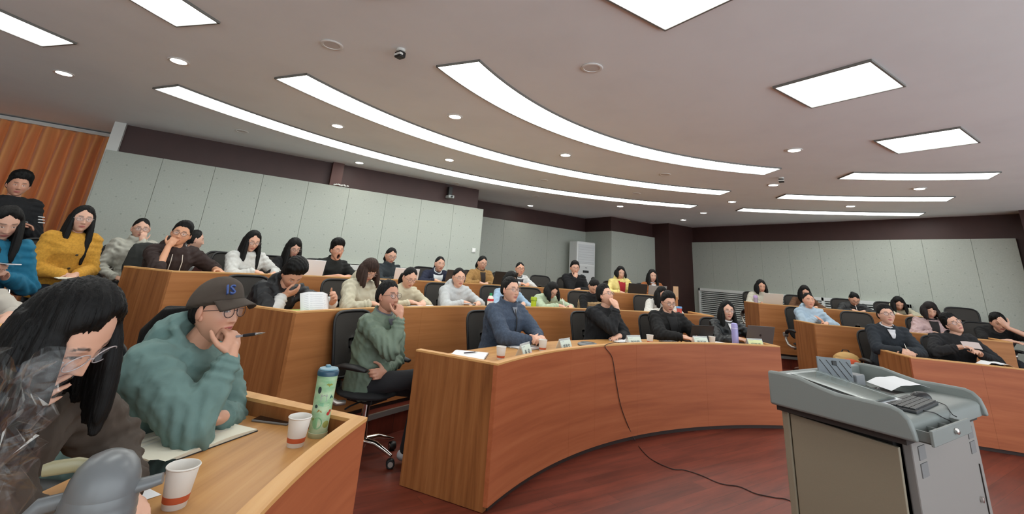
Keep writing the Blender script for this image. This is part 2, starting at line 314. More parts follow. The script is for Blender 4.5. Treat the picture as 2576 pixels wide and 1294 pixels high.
# standing air conditioner in the recess
def aircon():
    t=thing('standing_air_conditioner','tall white floor standing air conditioner in the wall recess corner','air conditioner',(4.52,10.02,2*STEP),rad(-8))
    w,d,h=.29,.19,1.93
    MB().box(-w,-d,0,w,d,h).build('body',mat('aircon_white',(228,231,231),.35),t,0,bev=.03,bseg=3)
    MB().box(-w+.035,-d-.012,h-.56,w-.035,-d+.01,h-.07).build('outlet_panel',mat('aircon_panel',(212,216,218),.35),t,0,bev=.008)
    for i in range(7): MB().box(-w+.05,-d-.018,h-.52+i*.062,w-.05,-d-.006,h-.50+i*.062).build('louver',mat('aircon_louver',(206,210,212),.35),t,0,bev=.003)
    MB().box(-w+.02,-d-.006,.10,w-.02,-d+.01,h-.60).build('front_panel',mat('aircon_front',(218,221,221),.3),t,0,bev=.006)
    MB().box(-.10,-d-.012,h-.78,.08,-d-.004,h-.72).build('display',M_BLK,t,0,bev=.003); MB().box(-.035,-d-.010,h-.665,.03,-d-.004,h-.65).build('badge',M_GREY,t,0)
aircon()
# louvred grille under the right wall panels
def grille():
    y0,y1,z0,z1=4.2,8.75,.42,1.375; base=(7.70,(y0+y1)/2,z0); t=thing('louvred_grille','long white louvred radiator grille along the right wall','grille',base)
    M=mat('grille_white',(226,230,228),.4); k=MB(); k.box(7.64,y0,z1-.07,7.735,y1,z1); k.box(7.64,y0,z0,7.735,y1,z0+.05); k.build('frame_rail',M,t,0,off=base,bev=.004)
    for y in (y0,5.68,7.2,y1-.05): MB().box(7.64,y,z0,7.735,y+.05,z1).build('frame_post',M,t,0,off=base,bev=.004)
    MB().box(7.725,y0+.02,z0+.02,7.738,y1-.02,z1-.02).build('back_plate',mat('grille_dark',(40,42,40),.8),t,0,off=base)
    me=None
    for i in range(17):
        z=z0+.06+i*.049
        if z>z1-.09: break
        m=MB(); m.add([(7.645,y0+.05,z),(7.645,y1-.05,z),(7.70,y1-.05,z+.022),(7.70,y0+.05,z+.022),(7.645,y0+.05,z+.007),(7.645,y1-.05,z+.007),(7.70,y1-.05,z+.029),(7.70,y0+.05,z+.029)],[(3,2,1,0),(4,5,6,7),(0,1,5,4),(1,2,6,5),(2,3,7,6),(3,0,4,7)]); m.build('slat',M,t,0,off=base)
grille()
# ================================================================== curved desks
W_FRONT=wood('veneer_front',(148,80,50),(164,92,58),(174,102,66),'arc',.48,.08)
W_MID=wood('veneer_mid',(152,98,56),(168,110,64),(180,122,74),'arc',.48,.08)
W_END=wood('veneer_end',(112,66,34),(140,88,48),(158,104,62),'up',.5,.06)
W_TOP=wood('veneer_top',(164,114,62),(186,136,80),(198,152,96),'arc',.45,.1)
W_EDGE=wood('veneer_edge',(190,140,84),(206,156,98),(214,168,112),'arc',.5,.05)
TH=.05; LIP=.825; TOP=.762; DEPTH=.64
def desk(R,p0,p1,z0,label,front,ends=(True,True),seams=(),skew=0.):
    class MB(globals()['MB']):           # the right end may run off square: widen the plan towards the seats
        def build(s,*a,**k):
            if skew:
                v=np.array(s.v); r=np.hypot(v[:,0],v[:,1]); ph=np.degrees(np.arctan2(v[:,0],v[:,1])); ph=ph+skew*np.clip((r-R)/DEPTH,0,1.1)*np.clip((ph-(p1-8))/8,0,1); v[:,0]=r*np.sin(np.radians(ph)); v[:,1]=r*np.cos(np.radians(ph)); s.v=v.tolist()
            return super().build(*a,**k)
    base=pol(R+.3,(p0+p1)/2,z0); t=thing('curved_desk',label,'desk',base,0,'tiered curved desks'); e=math.degrees(TH/R)
    cuts=[p0]+list(seams)+[p1]; g=math.degrees(.0005/R)
    for i in range(len(cuts)-1):
        MB().arc(R,R+.03,z0+.035,z0+LIP-.012,cuts[i]+g,cuts[i+1]-g).build('front_panel',front,t,30,off=base)
    MB().arc(R+.02,R+.05,z0,z0+.04,p0+.6,p1-.6).build('plinth',mat('dark_plinth',(42,24,18),.7),t,30,off=base)
    MB().arc(R-.002,R+TH,z0+LIP-.012,z0+LIP,p0,p1).build('lip_edge',W_EDGE,t,30,off=base)
    MB().arc(R+.03,R+TH,z0+TOP,z0+LIP-.012,p0+e,p1-e).build('lip_inner',W_END,t,30,off=base)
    MB().arc(R+.03,R+DEPTH,z0+TOP-.03,z0+TOP,p0+.3,p1-.3).build('desktop',W_TOP,t,30,off=base)
    for on,a,b in ((ends[0],p0,p0+e),(ends[1],p1-e,p1)):
        if on:
            MB().arc(R+.03,R+DEPTH+.02,z0+.004,z0+LIP-.012,a,b,2).build('end_panel',W_END,t,30,off=base)
            MB().arc(R+TH,R+DEPTH+.02,z0+LIP-.012,z0+LIP,a,b,2).build('end_edge',W_EDGE,t,30,off=base)
    MB().arc(R+.33,R+.35,z0+.2,z0+TOP-.03,p0+2,p1-2).build('modesty_panel',W_END,t,30,off=base)
    return t
desk(4.18,-30.4,25.7,0,'front curved wooden desk of the middle block with name cards',W_FRONT,seams=(-15.2,-10.1,-1.6,12))
desk(5.65,-34.6,26.8,STEP,'second curved wooden desk of the middle block, behind the front row',W_MID,seams=(-20,-5,11))
desk(7.08,-34.8,28.2,2*STEP,'third and highest curved wooden desk of the middle block',W_MID,seams=(-20,-5,11))
desk(4.28,-88,-48.8,0,'nearest wooden desk with cups and green tumbler in the foreground',W_FRONT,seams=(-66,),skew=1.7)
desk(5.72,-75,-49.0,STEP,'wooden desk cut by the left edge behind the foreground women',W_MID)
desk(4.15,45.2,64,0,'front wooden desk of the right block, behind the lectern',W_FRONT,seams=(54,))
desk(5.60,41.4,64,STEP,'second wooden desk of the right block with the light blue jacket',W_MID,seams=(50,))
desk(7.02,39.6,63,2*STEP,'highest wooden desk of the right block near the louvred grille',W_MID,seams=(49,))
# ================================================================== mesh office chairs
M_MESH=mat('chair_mesh',(48,44,40),.75,var=.22,vscale=420,bump=.3,bscale=500); M_CHAIR=mat('chair_black',(20,20,21),.5); M_SEAT=mat('seat_fabric',(26,26,28),.9,bump=.2,bscale=400); M_CHROME=mat('chrome',(205,200,196),.14,metal=1.); M_SILVER=mat('silver_paint',(168,160,152),.32,metal=.7)
def back_ring(w,z0,z1,ins=0,n=36):
    """outline of the backrest in its own plane: wide rounded top, narrower waist"""
    P=[]
    for i in range(n):
        a=2*PI*i/n; c,s=math.cos(a),math.sin(a); ex=.42
        x=(w-ins)*abs(c)**ex*(1 if c>0 else -1); v=abs(s)**ex*(1 if s>0 else -1); z=(z0+z1)/2+(z1-z0-2*ins)/2*v
        t=(z-z0)/(z1-z0); x*=.80+.24*t-.05*t*t
        P.append((x,z))
    return P
def back_pt(x,z): return np.array([x,-.235-.16*((z-.72)*.9)**2*2-.10*(z-.5)+.35*x*x+.02,z])
def make_chair():
    t=thing('office_chair','black mesh office chair','chair')
    k=MB(); k.ell((0,0,.455),(.245,.24,.045),n=18); v,f,_=remesh(k,.012,2); v[:,2]=np.where(v[:,2]>.46,v[:,2]-.02*np.exp(-((v[:,0]/.2)**2+(v[:,1]/.2)**2)),v[:,2]); mesh('seat',v,f,M_SEAT,t,180)
    ro=back_ring(.235,.52,1.0); path=[back_pt(*p) for p in ro]; path.append(path[0]); k=MB(); n=len(ro); rings=[]
    for i in range(n):
        a=path[i]; d=nrm(path[(i+1)%n]-path[i-1]); nn=np.array([0,1.,0]); b=nrm(np.cross(d,nn)); rings.append([a+nn*.011*math.cos(q)+b*.013*math.sin(q) for q in np.linspace(0,2*PI,7)[:-1]])
    V=[p for r in rings for p in r]; Fc=[(i*6+j,i*6+(j+1)%6,((i+1)%n)*6+(j+1)%6,((i+1)%n)*6+j) for i in range(n) for j in range(6)]
    br=mesh('backrest_frame',V,Fc,M_CHAIR,t,180)
    ri=back_ring(.235,.52,1.0,.004); V=[back_pt(0,.76)]; lay=6
    for q in range(1,lay+1):
        for x,z in ri: V.append(back_pt(x*q/lay,.76+(z-.76)*q/lay))
    Fc=[(0,1+j,1+(j+1)%n) for j in range(n)]+[(1+q*n+j,1+q*n+(j+1)%n,1+(q+1)*n+(j+1)%n,1+(q+1)*n+j) for q in range(lay-1) for j in range(n)]
    mesh('backrest_mesh',V,Fc,M_MESH,t,180)
    MB().tube([(0,-.10,.40),(0,-.26,.40),(0,-.315,.48),(0,-.30,.62),(0,-.275,.72)],[.022,.026,.026,.024,.014],8,sq=(1.8,.8)).build('back_spine',M_CHAIR,t,60)
    for s in (-1,1):
        a=MB().tube([(s*.19,-.05,.40),(s*.255,-.07,.405),(s*.275,-.13,.43),(s*.275,-.20,.50),(s*.275,-.19,.56)],[.018,.02,.02,.02,.016],8).build('armrest_bracket',M_SILVER,t,60)
        MB().lathe([(0,-.03),(.034,-.03),(.036,0),(.034,.03),(0,.03)],18,Matrix.Translation((s*.278,-.19,.575))@Matrix.Rotation(rad(90),4,'Y')).build('armrest_hinge',M_SILVER,a,50)
        p=MB().tube([(s*.275,-.19,.575),(s*.275,-.12,.63),(s*.272,-.04,.655),(s*.268,.08,.655),(s*.262,.16,.648)],[.026,.03,.034,.036,.022],10,sq=(1.15,.6)).build('armrest_pad',M_CHAIR,t,180)
    MB().lathe([(0,.24),(.028,.24),(.028,.40),(0,.40)],14).build('gas_column',M_CHROME,t,40)
    MB().lathe([(0,.08),(.036,.08),(.042,.10),(.04,.15),(.03,.24),(0,.24)],16).build('hub',M_CHROME,t,40)
    MB().box(-.10,-.12,.385,.10,.12,.42).build('tilt_plate',M_CHAIR,t,0,bev=.01)
    MB().tube([(.06,.02,.40),(.22,.03,.395),(.27,.03,.385)],.006,6).build('tilt_lever',M_CHAIR,t,60)
    for i in range(5):
        a=2*PI*i/5+.3; c,s=math.cos(a),math.sin(a)
        l=MB().tube([(c*.02,s*.02,.125),(c*.14,s*.14,.125),(c*.24,s*.24,.095),(c*.29,s*.29,.078)],[.026,.022,.017,.014],8,sq=(1,.8)).build('leg',M_CHROME,t,60)
        Mx=Matrix.Translation((c*.29,s*.29,.031))@Matrix.Rotation(a+PI/2+.7*i,4,'Z')@Matrix.Rotation(rad(90),4,'Y')
        MB().lathe([(0,-.024),(.026,-.024),(.031,-.018),(.031,.018),(.026,.024),(0,.024)],16,Mx).build('castor',M_CHAIR,l,40)
        MB().lathe([(0,-.027),(.018,-.027),(.02,-.02),(.02,.02),(.018,.027),(0,.027)],14,Mx).build('castor_hub',M_SILVER,l,40)
    return t
CHAIR=make_chair(); _used=[False]
def chair(p,face,label):
    """face: azimuth in degrees the seat looks towards"""
    o=CHAIR if not _used[0] else copy_tree(CHAIR); _used[0]=True
    o.location=(float(p[0]),float(p[1]),float(p[2])); o.rotation_euler=(0,0,rad(-face)); tag(o,label,'chair','black mesh office chairs'); return o
# ================================================================== people
def sstep(a,b,x): t=np.clip((x-a)/(b-a),0,1); return t*t*(3-2*t)
def head_grid(nu,nv):
    t=np.linspace(-PI,PI,nu,endpoint=False); lam=t-.55*np.sin(t); ph=np.linspace(-PI/2,PI/2,nv+2)[1:-1]
    L,Pm=np.meshgrid(lam,ph); x=np.cos(Pm)*np.sin(L);y=np.cos(Pm)*np.cos(L);z=np.sin(Pm)
    U=np.stack([x.ravel(),y.ravel(),z.ravel()],1); U=np.vstack([U,[0,0,-1],[0,0,1]])
    Fc=[(i*nu+j,i*nu+(j+1)%nu,(i+1)*nu+(j+1)%nu,(i+1)*nu+j) for i in range(nv-1) for j in range(nu)]
    b=nu*nv; Fc+=[(b,(j+1)%nu,j) for j in range(nu)]+[(b+1,(nv-1)*nu+j,(nv-1)*nu+(j+1)%nu) for j in range(nu)]
    return U,Fc
def skull(U,wide=1.,jaw=1.):
    x,y,z=U.T; low=sstep(.05,1.,-z); fr=sstep(-.1,.5,y)
    X=.0755*wide*x*(1-(.33*jaw)*low**1.1*(.4+.6*fr)); X*=1+.03*sstep(0,.5,z)*sstep(0,1,-y)
    p=1-.45*low*fr; yy=np.sign(y)*np.abs(y)**p
    Y=np.where(y>0,.0865*yy,.100*y); Y=np.where(y<0,Y*(1-.42*sstep(.1,.9,-z)),Y)
    Z=np.where(z>0,.118*z,.120*z); Z=np.where((z<0)&(y<.2),Z*(1-.22*sstep(.2,-.6,y)),Z)
    return np.stack([X,Y,Z],1)
def G(a,m,s): return np.exp(-((a-m)/s)**2)
def face(U,skin,lip,wide=1.,jaw=1.,mouth=0.,closed=False,brow=(24,18,16),blush=.0):
    P=skull(U,wide,jaw); X,Y,Z=P.T.copy(); f=sstep(.15,.45,U[:,1]); ax=np.abs(X)
    nz=np.clip((.020-Z)/.055,0,1); prof=np.where(Z>-.036,.003+.019*nz**1.3,.022*np.exp(-((Z+.036)/.005)**2))*sstep(.045,.012,Z)
    Yd=prof*G(X,0,.0075+.006*nz)
    Yd+=.0045*G(ax,.013,.005)*G(Z,-.034,.006)
    Yd-=.010*G(ax,.031,.015)*G(Z,.006,.011); Yd+=.006*G(ax,.031,.013)*G(Z,.005,.0065)
    Yd+=.0035*G(Z,.026,.008)*G(ax,.028,.022); Yd+=.004*G(ax,.044,.016)*G(Z,-.030,.018)
    Yd+=.0055*G(X,0,.021)*(G(Z,-.0575,.0045)+G(Z,-.0685,.005)); Yd-=.003*G(X,0,.02)*G(Z,-.0627,.0018); Yd+=.006*G(X,0,.018)*G(Z,-.098,.013); Yd-=.003*G(Z,-.082,.006)*G(X,0,.02)
    if mouth: Yd-=.03*mouth*sstep(1.15,.7,np.hypot(X/.021,(Z+.068)/(.020*mouth)))
    P[:,1]+=Yd*f; P[:,2]-=.022*mouth*sstep(-.045,-.085,Z)*f
    c=np.tile(np.array(lin(skin)),(len(P),1)); Zc=P[:,2]
    def mix(m,col): 
        k=(np.clip(m,0,1)*f)[:,None]; c[:]=c*(1-k)+np.array(lin(col))*k
    mix(.25*G(ax,.040,.016)*G(Z,-.032,.016)+blush*G(X,0,.012)*G(Z,-.03,.012),lip)
    mix(sstep(1.25,.85,np.hypot(X/.0235,(Z+.063)/.0085)),lip)
    mix(.6*sstep(1.3,.5,np.hypot(X/.021,(Z+.0628)/.0022)),(90,40,38))
    if mouth: mix(sstep(1.1,.9,np.hypot(X/.019,(Z+.066)/(.018*mouth))),(40,8,10))
    bz=.0275+.004*np.sin(np.clip((ax-.012)/.036,0,1)*PI)-.002*(ax>.04)
    mix(.9*sstep(1.3,.7,np.abs(Z-bz)/.0032)*sstep(.010,.016,ax)*sstep(.051,.043,ax),brow)
    if closed: mix(.9*sstep(1.4,.6,np.abs(Z-.0015+.0018*np.cos((ax-.031)/.014*1.4))/.0016)*sstep(.016,.019,ax)*sstep(.047,.043,ax),(30,20,18))
    else:
        ex,ez=(ax-.031)/.0145,(Z-.0045)/.0036; r=np.hypot(ex,ez)
        mix(sstep(1.05,.8,r),(205,200,195)); mix(sstep(1.2,.8,np.hypot((ax-.031)/.0062,(Z-.0045)/.0062))*sstep(1.1,.9,r),(22,14,12))
        mix(.85*sstep(1.5,.6,np.abs(Z-(.0075-.0030*ex**2))/.0017)*sstep(1.15,.95,np.abs(ex)),(22,15,14))
    mix(.5*G(ax,.009,.003)*G(Z,-.041,.0025),(70,35,30))
    return P,c
HEAD_LO=head_grid(52,56); HEAD_HI=head_grid(110,130)
M_SKIN=None
def skin_mat():
    m=bpy.data.materials.new('skin'); m.use_nodes=True; n,l=nt(m); b=n['Principled BSDF']; a=n.new('ShaderNodeVertexColor'); a.layer_name='tone'; l.new(a.outputs[0],b.inputs['Base Color']); b.inputs['Roughness'].default_value=.5; return m
M_SKIN=skin_mat()
def hair_mat(col):
    return mat('hair_%d_%d_%d'%col,col,.6,spec=.22,var=.5,vscale=30,stretch=(4,4,.35),bump=.55,bscale=45,bstretch=(5,5,.3))
def cloth(col,kind='plain'):
    k={'plain':dict(rough=.9,var=.07,vscale=14,bump=.2,bscale=22),'wool':dict(rough=1.,var=.16,vscale=70,bump=.35,bscale=90),'shell':dict(rough=.6,var=.04,vscale=9,bump=.25,bscale=16),'knit':dict(rough=1.,var=.05,vscale=50,bump=.2,bscale=110),'leather':dict(rough=.4,var=.1,vscale=10,bump=.3,bscale=14)}[kind]
    return mat('cloth_%s_%d_%d_%d'%((kind,)+tuple(col)),col,**k)
def rotm(az,pitch,roll):
    """head basis: columns right, forward, up; az = azimuth looked at, pitch>0 up, roll>0 tilts to own right"""
    a,p,r=rad(az),rad(pitch),rad(roll); F=np.array([math.sin(a)*math.cos(p),math.cos(a)*math.cos(p),math.sin(p)]); R0=np.array([math.cos(a),-math.sin(a),0]); U0=np.cross(R0,F)
    return np.stack([R0*math.cos(r)-U0*math.sin(r),F,U0*math.cos(r)+R0*math.sin(r)],1)
def hand(mb,W,d,n,side,curl=25,size=1.,spread=.2,thumb=(.55,.75,.25),n_=8):
    """palm, four unequal bent fingers and a thumb that leaves the palm's side. d=pointing, n=palm normal, side=+1 right hand"""
    d=nrm(d); n=nrm(np.asarray(n,float)-d*np.dot(n,d)); t=np.cross(d,n)*side; s=size; W=np.asarray(W,float)
    B=np.stack([t,d,n],1)
    mb.ell(W+d*.046*s+n*.002,(.041*s,.053*s,.0165*s),B,10); mb.cap(W-d*.01,W+d*.03*s,.0265*s,.026*s,n_)
    cs=curl if hasattr(curl,'__len__') else [curl*q for q in (.9,1,1.05,1.1)]
    for i,(x,L,r) in enumerate(((.030,.072,.0092),(.010,.080,.0095),(-.0105,.074,.0090),(-.0295,.058,.0080))):
        p=W+d*(.083-.004*abs(i-1.2))*s+t*x*s+n*.001; dd=nrm(d+t*x*spread*6); a=0
        for q,(fr,c) in enumerate(((.46,.75),(.31,1.15),(.25,.75))):
            a+=rad(cs[i]*c); e=p+(dd*math.cos(a)+n*math.sin(a))*L*fr*s; rr=r*s*(1-.10*q); mb.cap(p,e,rr,rr*.9,n_); p=e
    p=W+d*.022*s+t*.026*s+n*.004; q=nrm(d*thumb[0]+t*thumb[1]+n*thumb[2]); e=p+q*.040*s; mb.cap(p,e,.0135*s,.0112*s,n_); q2=nrm(q+d*.55-t*.15+n*.15); e2=e+q2*.032*s; mb.cap(e,e2,.0108*s,.0098*s,n_); q3=nrm(q2+d*.3-t*.2); mb.cap(e2,e2+q3*.022*s,.0098*s,.008*s,n_)
def ik(S,Wt,l1,l2,pole):
    d=Wt-S; L=np.linalg.norm(d); 
    if L>(l1+l2)*.995: Wt=S+d/L*(l1+l2)*.995; d=Wt-S; L=np.linalg.norm(d)
    L=max(L,abs(l1-l2)+.02); u=d/np.linalg.norm(d); a=(l1*l1-l2*l2+L*L)/(2*L); h=math.sqrt(max(0,l1*l1-a*a)); p=np.asarray(pole,float)-u*np.dot(pole,u); return S+u*a+nrm(p)*h,Wt
def ripple(v,nr,amp,freq,seed,zst=1.):
    g=np.random.RandomState(seed); d=np.zeros(len(v))
    for i in range(6):
        k=g.randn(3); k/=np.linalg.norm(k); k*=freq*(.6+.9*g.rand()); k[2]*=zst; w=.8*np.sin(v@(g.randn(3)*freq*.35)+g.rand()*6); d+=((1-np.abs(np.sin(.5*(v@k)+w+g.rand()*6)))**2.2-.3)
    return v+nr*(d/2.4*amp)[:,None]
TOR=[(-.10,.150,.105),(-.03,.172,.125),(.06,.168,.122),(.15,.150,.112),(.25,.158,.120),(.35,.178,.124),(.42,.184,.110),(.465,.160,.092),(.495,.112,.078),(.525,.070,.062)]
def ringpts(c,rt,dp,w,d,n=22,ex=.85): return [c+rt*w*math.copysign(abs(math.cos(a))**ex,math.cos(a))+dp*d*math.copysign(abs(math.sin(a))**ex,math.sin(a)) for a in np.linspace(0,2*PI,n,endpoint=False)]
M_GLASSLENS=mat('spectacle_lens',(235,238,245),.03,alpha=.14)
PEOPLE={}
def person(key,label,H,z0,facing,head=(0,0,0),fem=True,lean=None,side=0.,twist=0.,skin=(205,160,138),lip=(170,95,90),hair='long',haircol=(11,10,10),top=(200,200,200),kind='plain',fit=.022,neck='crew',sleeve='full',inner=None,inner_w=.7,inner_b=.25,
           armR=None,armL=None,legs=(34,34,38),glasses=None,gl_shape=(.0255,.0195),near=0,mouth=0.,closed=False,scale=None,stand=False,wide=1.06,jaw=.82,cuff=None,hem=.13,legpose=None,shoe=(40,40,42),hairlen=.30,skirt=None,fringe=.56,seat=.55,hscale=1.,part=None,sleeve2=None,cap=None):
    s=scale or (.93 if fem else 1.0); H=np.asarray(H,float); f=rad(facing); F=np.array([math.sin(f),math.cos(f),0]); R=np.array([math.cos(f),-math.sin(f),0]); U=np.array([0,0,1.])
    n=.135*s; L=.50*s; seat_h=(.93*s if stand else seat)
    if lean is None:
        ca=((H[2]-z0-seat_h)-n*.93)/L
        ml=3. if stand else 12.
        if ca>math.cos(rad(ml)): lean=ml
        else: lean=math.degrees(math.acos(max(.45,ca)))
    al=rad(lean); sp=lambda a: F*math.sin(a)+U*math.cos(a)
    def spine(t):   # point and tangent at t metres (unscaled) up from the pelvis, curved forward
        m=20; p=np.zeros(3)
        for i in range(m):
            q=t*(i+.5)/m; a=al*(.7+1.2*max(0,q)/.5*.5); p=p+sp(a)*t/m
        a=al*(.7+.6*max(0,t)/.5); d=sp(a); return p*s+R*math.sin(rad(side))*max(0,t)*s,d
    nb,nd=spine(.50); Nv=nb+ (nrm(nd*.6+U*.4))*n
    P=H-Nv; base=np.array([P[0],P[1],z0]); tw=rad(twist)
    def frame(t):
        p,d=spine(t); k=np.clip(t/.45,0,1)*tw; Fx=F*math.cos(k)+R*math.sin(k); Rx=np.cross(Fx,U); Rx=nrm(Rx); Dx=nrm(np.cross(d,Rx))*-1; Dx=Dx if np.dot(Dx,Fx)>0 else -Dx
        return P+p,Rx,Dx,d
    root=thing('person',label,'person',base,0,'audience in the lecture room'); out=dict(root=root,P=P,base=base,s=s,H=H,F=F,R=R,lean=lean,facing=facing,z0=z0)
    Rh=rotm(facing+head[0],head[1],head[2]); hs=(.965 if fem else 1.0)*hscale; out['Rh']=Rh
    hp=lambda p: H+Rh@(np.asarray(p,float)*hs)
    vox=(.0100,.0066,.0046)[near]; cv=(.0145,.0105,.0072)[near]
    wk=.93 if fem else 1.
    def torso(mb,fitv,t0=-.1,t1=.54,neckfit=None):
        rings=[]
        for t,w,d in TOR:
            if t<t0 or t>t1: continue
            c,rt,dp,_=frame(t); ff=fitv*(1 if t<.45 else (.6 if t<.49 else .35)); wf=wk*(.9 if (fem and .1<t<.2) else 1); bust=.018*G(t,.33,.07) if fem else .012*G(t,.13,.1)
            rings.append(ringpts(c+dp*bust*.6,rt,dp,(w*wf+ff)*s,(d*wk+ff+bust*.5)*s))
        mb.loft(rings)
    sh={}; arms={}
    for sd,spec in ((1,armR),(-1,armL)):
        c,rt,dp,d=frame(.435); S=c+rt*sd*.172*s*wk; spec=dict(spec or {})
        kd=spec.get('k','lap'); xyz=spec.get('p',(.10,.28,.0)); Bb=np.stack([R,F,U],1); sg=np.array([sd,1,1.])
        if kd=='desk':
            W=np.array([H[0],H[1],0])+R*sd*xyz[0]+F*xyz[1]; W[2]=z0+TOP+xyz[2]+.03; dv,nv,pl=(-.55,.8,-.05),(-.25,.1,-.95),(.9,-.25,-.45)
        elif kd=='face': W=hp(np.array(xyz)*sg); dv,nv,pl=(-.25,-.2,1.),(-.2,-1.,.1),(.35,.45,-1.)
        else: W=P+R*sd*xyz[0]+F*xyz[1]+U*xyz[2]; dv,nv,pl=(-.4,.9,-.1),(-.2,0,-1.),(.8,-.5,-.6)
        Bd=Rh if kd=='face' else Bb; spec['d']=Bd@(np.array(spec.get('d',dv))*sg); spec['n']=Bd@(np.array(spec.get('n',nv))*sg); pole=Bb@(np.array(spec.get('pole',pl))*sg)
        E,W=ik(S,W,.285*s,.25*s,pole); arms[sd]=(S,E,W,spec)
    out['arms']=arms
    # --- skin: one continuous surface for neck, trunk, arms and hands, head set on the neck
    b=MB(); torso(b,-.014,t0=.34,t1=.47); c,_,_,d=frame(.47)
    b.cap(c-d*.01,hp((0,-.018,-.075)),.055*s*wk,.053*s*wk,14)
    for sd,(S,E,W,spec) in arms.items():
        b.cap(S,E,.046*s*wk,.040*s*wk); b.cap(E,W,.040*s*wk,.0275*s*wk)
        fd=nrm(W-E); hd=spec.get('d',fd); hn=spec.get('n',-U*.8+R*(-sd)*.5)
        hand(b,W,hd,hn,sd,spec.get('curl',28),(.93 if fem else 1.02)*s/.97,spec.get('spread',.15),spec.get('thumb',(.55,.75,.25)))
    v,fc,_=remesh(b,vox,2,.45); U_,hf=HEAD_HI if near==2 else HEAD_LO
    hv,hc=face(U_,skin,lip,wide,jaw,mouth,closed); em=MB()
    for sx in (-1,1):
        B=rotm(12*sx,0,0)
        em.ell((sx*.0755*wide,-.006,.002),(.010,.020,.031),rotm(28*sx,0,-8*sx),10); em.ell((sx*.074*wide,.004,-.022),(.007,.010,.013),None,8)
    hv=np.vstack([hv,np.array(em.v)]); hc=np.vstack([hc,np.tile(np.array(lin(skin))*np.array([.95,.9,.9,1]),(len(em.v),1))]); hf=list(hf)+[tuple(i+len(U_) for i in q) for q in em.f]
    hv=(H+(hv*hs)@Rh.T); k=len(v); allv=np.vstack([v,hv])-base; me=bpy.data.meshes.new('body'); me.from_pydata(allv.tolist(),[],fc+[tuple(i+k for i in q) for q in hf]); me.update()
    ca=me.color_attributes.new('tone','FLOAT_COLOR','POINT'); cols=np.vstack([np.tile(np.array(lin(skin)),(k,1)),hc]).astype(np.float32); ca.data.foreach_set('color',cols.ravel())
    body=link('body',me,M_SKIN,root,180)
    # --- clothing
    tm=cloth(top,kind); g=MB(); lows=[]; torso(g,fit,t0=-hem,t1=.53)
    for sd,(S,E,W,spec) in arms.items():
        a=.046*s*wk+fit*.95; e=.040*s*wk+fit*.85; w=.0275*s*wk+fit*.55
        g.cap(S-(S-frame(.43)[0])*.25,S,a*1.05,a*1.12,12)
        if sleeve=='short': q=S+(E-S)*.72; g.cap(S,q,a*1.1,e*1.12,12)
        elif sleeve=='rolled': q=E+(W-E)*.12; g.cap(S,E,a*1.08,e*1.05,12); g.cap(E,q,e,e*.98,12)
        else:
            q=E+(W-E)*.93; g.cap(S,E,a*1.08,e*1.08,12); P1=[E,E+(q-E)*.5,E+(q-E)*.85,q]; gq=g if not sleeve2 else MB(); gq.cap(E+(q-E)*(.0 if not sleeve2 else .15),q-(q-E)*.08,e*(1.02 if not sleeve2 else 1.06),w*1.12,12); dq=nrm(q-E); gq.tube([q-dq*.045,q-dq*.02,q],[w*1.05,w*1.18,w*1.12],12); lows+=[gq] if sleeve2 else []
    c,rt,dp,d=frame(.505); 
    def collar(rad_,tr,up=0.,tilt=0.,m=18,sq=1.):
        ax=nrm(d*1.0+U*.25); b1=rt; b2=np.cross(ax,b1); b2=b2 if np.dot(b2,F)>0 else -b2; ring=[c+ax*(up+tilt*math.sin(q))*s+(b1*math.cos(q)+b2*math.sin(q)*.95)*rad_*s for q in np.linspace(0,2*PI,m,endpoint=False)]
        for i in range(m): g.cap(ring[i],ring[(i+1)%m],tr*s,tr*s,6)
    if neck=='crew': collar(.075,.014,.006,-.012)
    elif neck=='stand': collar(.080,.014,.004,-.01); collar(.080,.013,.024,-.008); collar(.080,.013,.042,-.006)
    elif neck=='hood':
        collar(.088,.022,.004,-.022); collar(.098,.022,-.012,-.02); g.ell(c-dp*.10*s-d*.04*s,(.125*s,.065*s,.095*s),np.stack([rt,dp,d],1),12); g.ell(c-dp*.095*s+d*.028*s,(.105*s,.050*s,.045*s),np.stack([rt,dp,d],1),10); [g.cap(c-dp*.06*s+rt*q*.085*s+d*.025*s,c+dp*.075*s+rt*q*.045*s-d*.03*s,.026*s,.018*s,8) for q in (-1,1)]
    elif neck=='shirt': collar(.079,.013,.0,-.02); collar(.080,.012,.018,-.016); [g.cap(c+dp*.07*s+rt*q*.02*s-d*.01,c+dp*.088*s+rt*q*.06*s-d*.055*s,.011,.008,8) for q in (-1,1)]
    elif neck=='coat': collar(.088,.016,-.006,-.03); collar(.09,.014,.012,-.034); [g.tube([c+rt*q*.075*s+d*.0,c+rt*q*.072*s+dp*.07*s-d*.04*s,c+rt*q*.045*s+dp*.108*s-d*.12*s,c+rt*q*.01*s+dp*.122*s-d*.20*s],[.014,.018,.016,.006],8) for q in (-1,1)]
    v,fc,nr=remesh(g,cv,4,.5); kk=dict(shell=1.5,leather=1.4,plain=1.1,knit=.9,wool=.7)[kind]; v=ripple(v,nr,.013*kk,24,sum(map(ord,key))%999,.6); v=ripple(v,nr,(.004,.006,.006)[near]*kk,60,sum(map(ord,key))%777,.6)
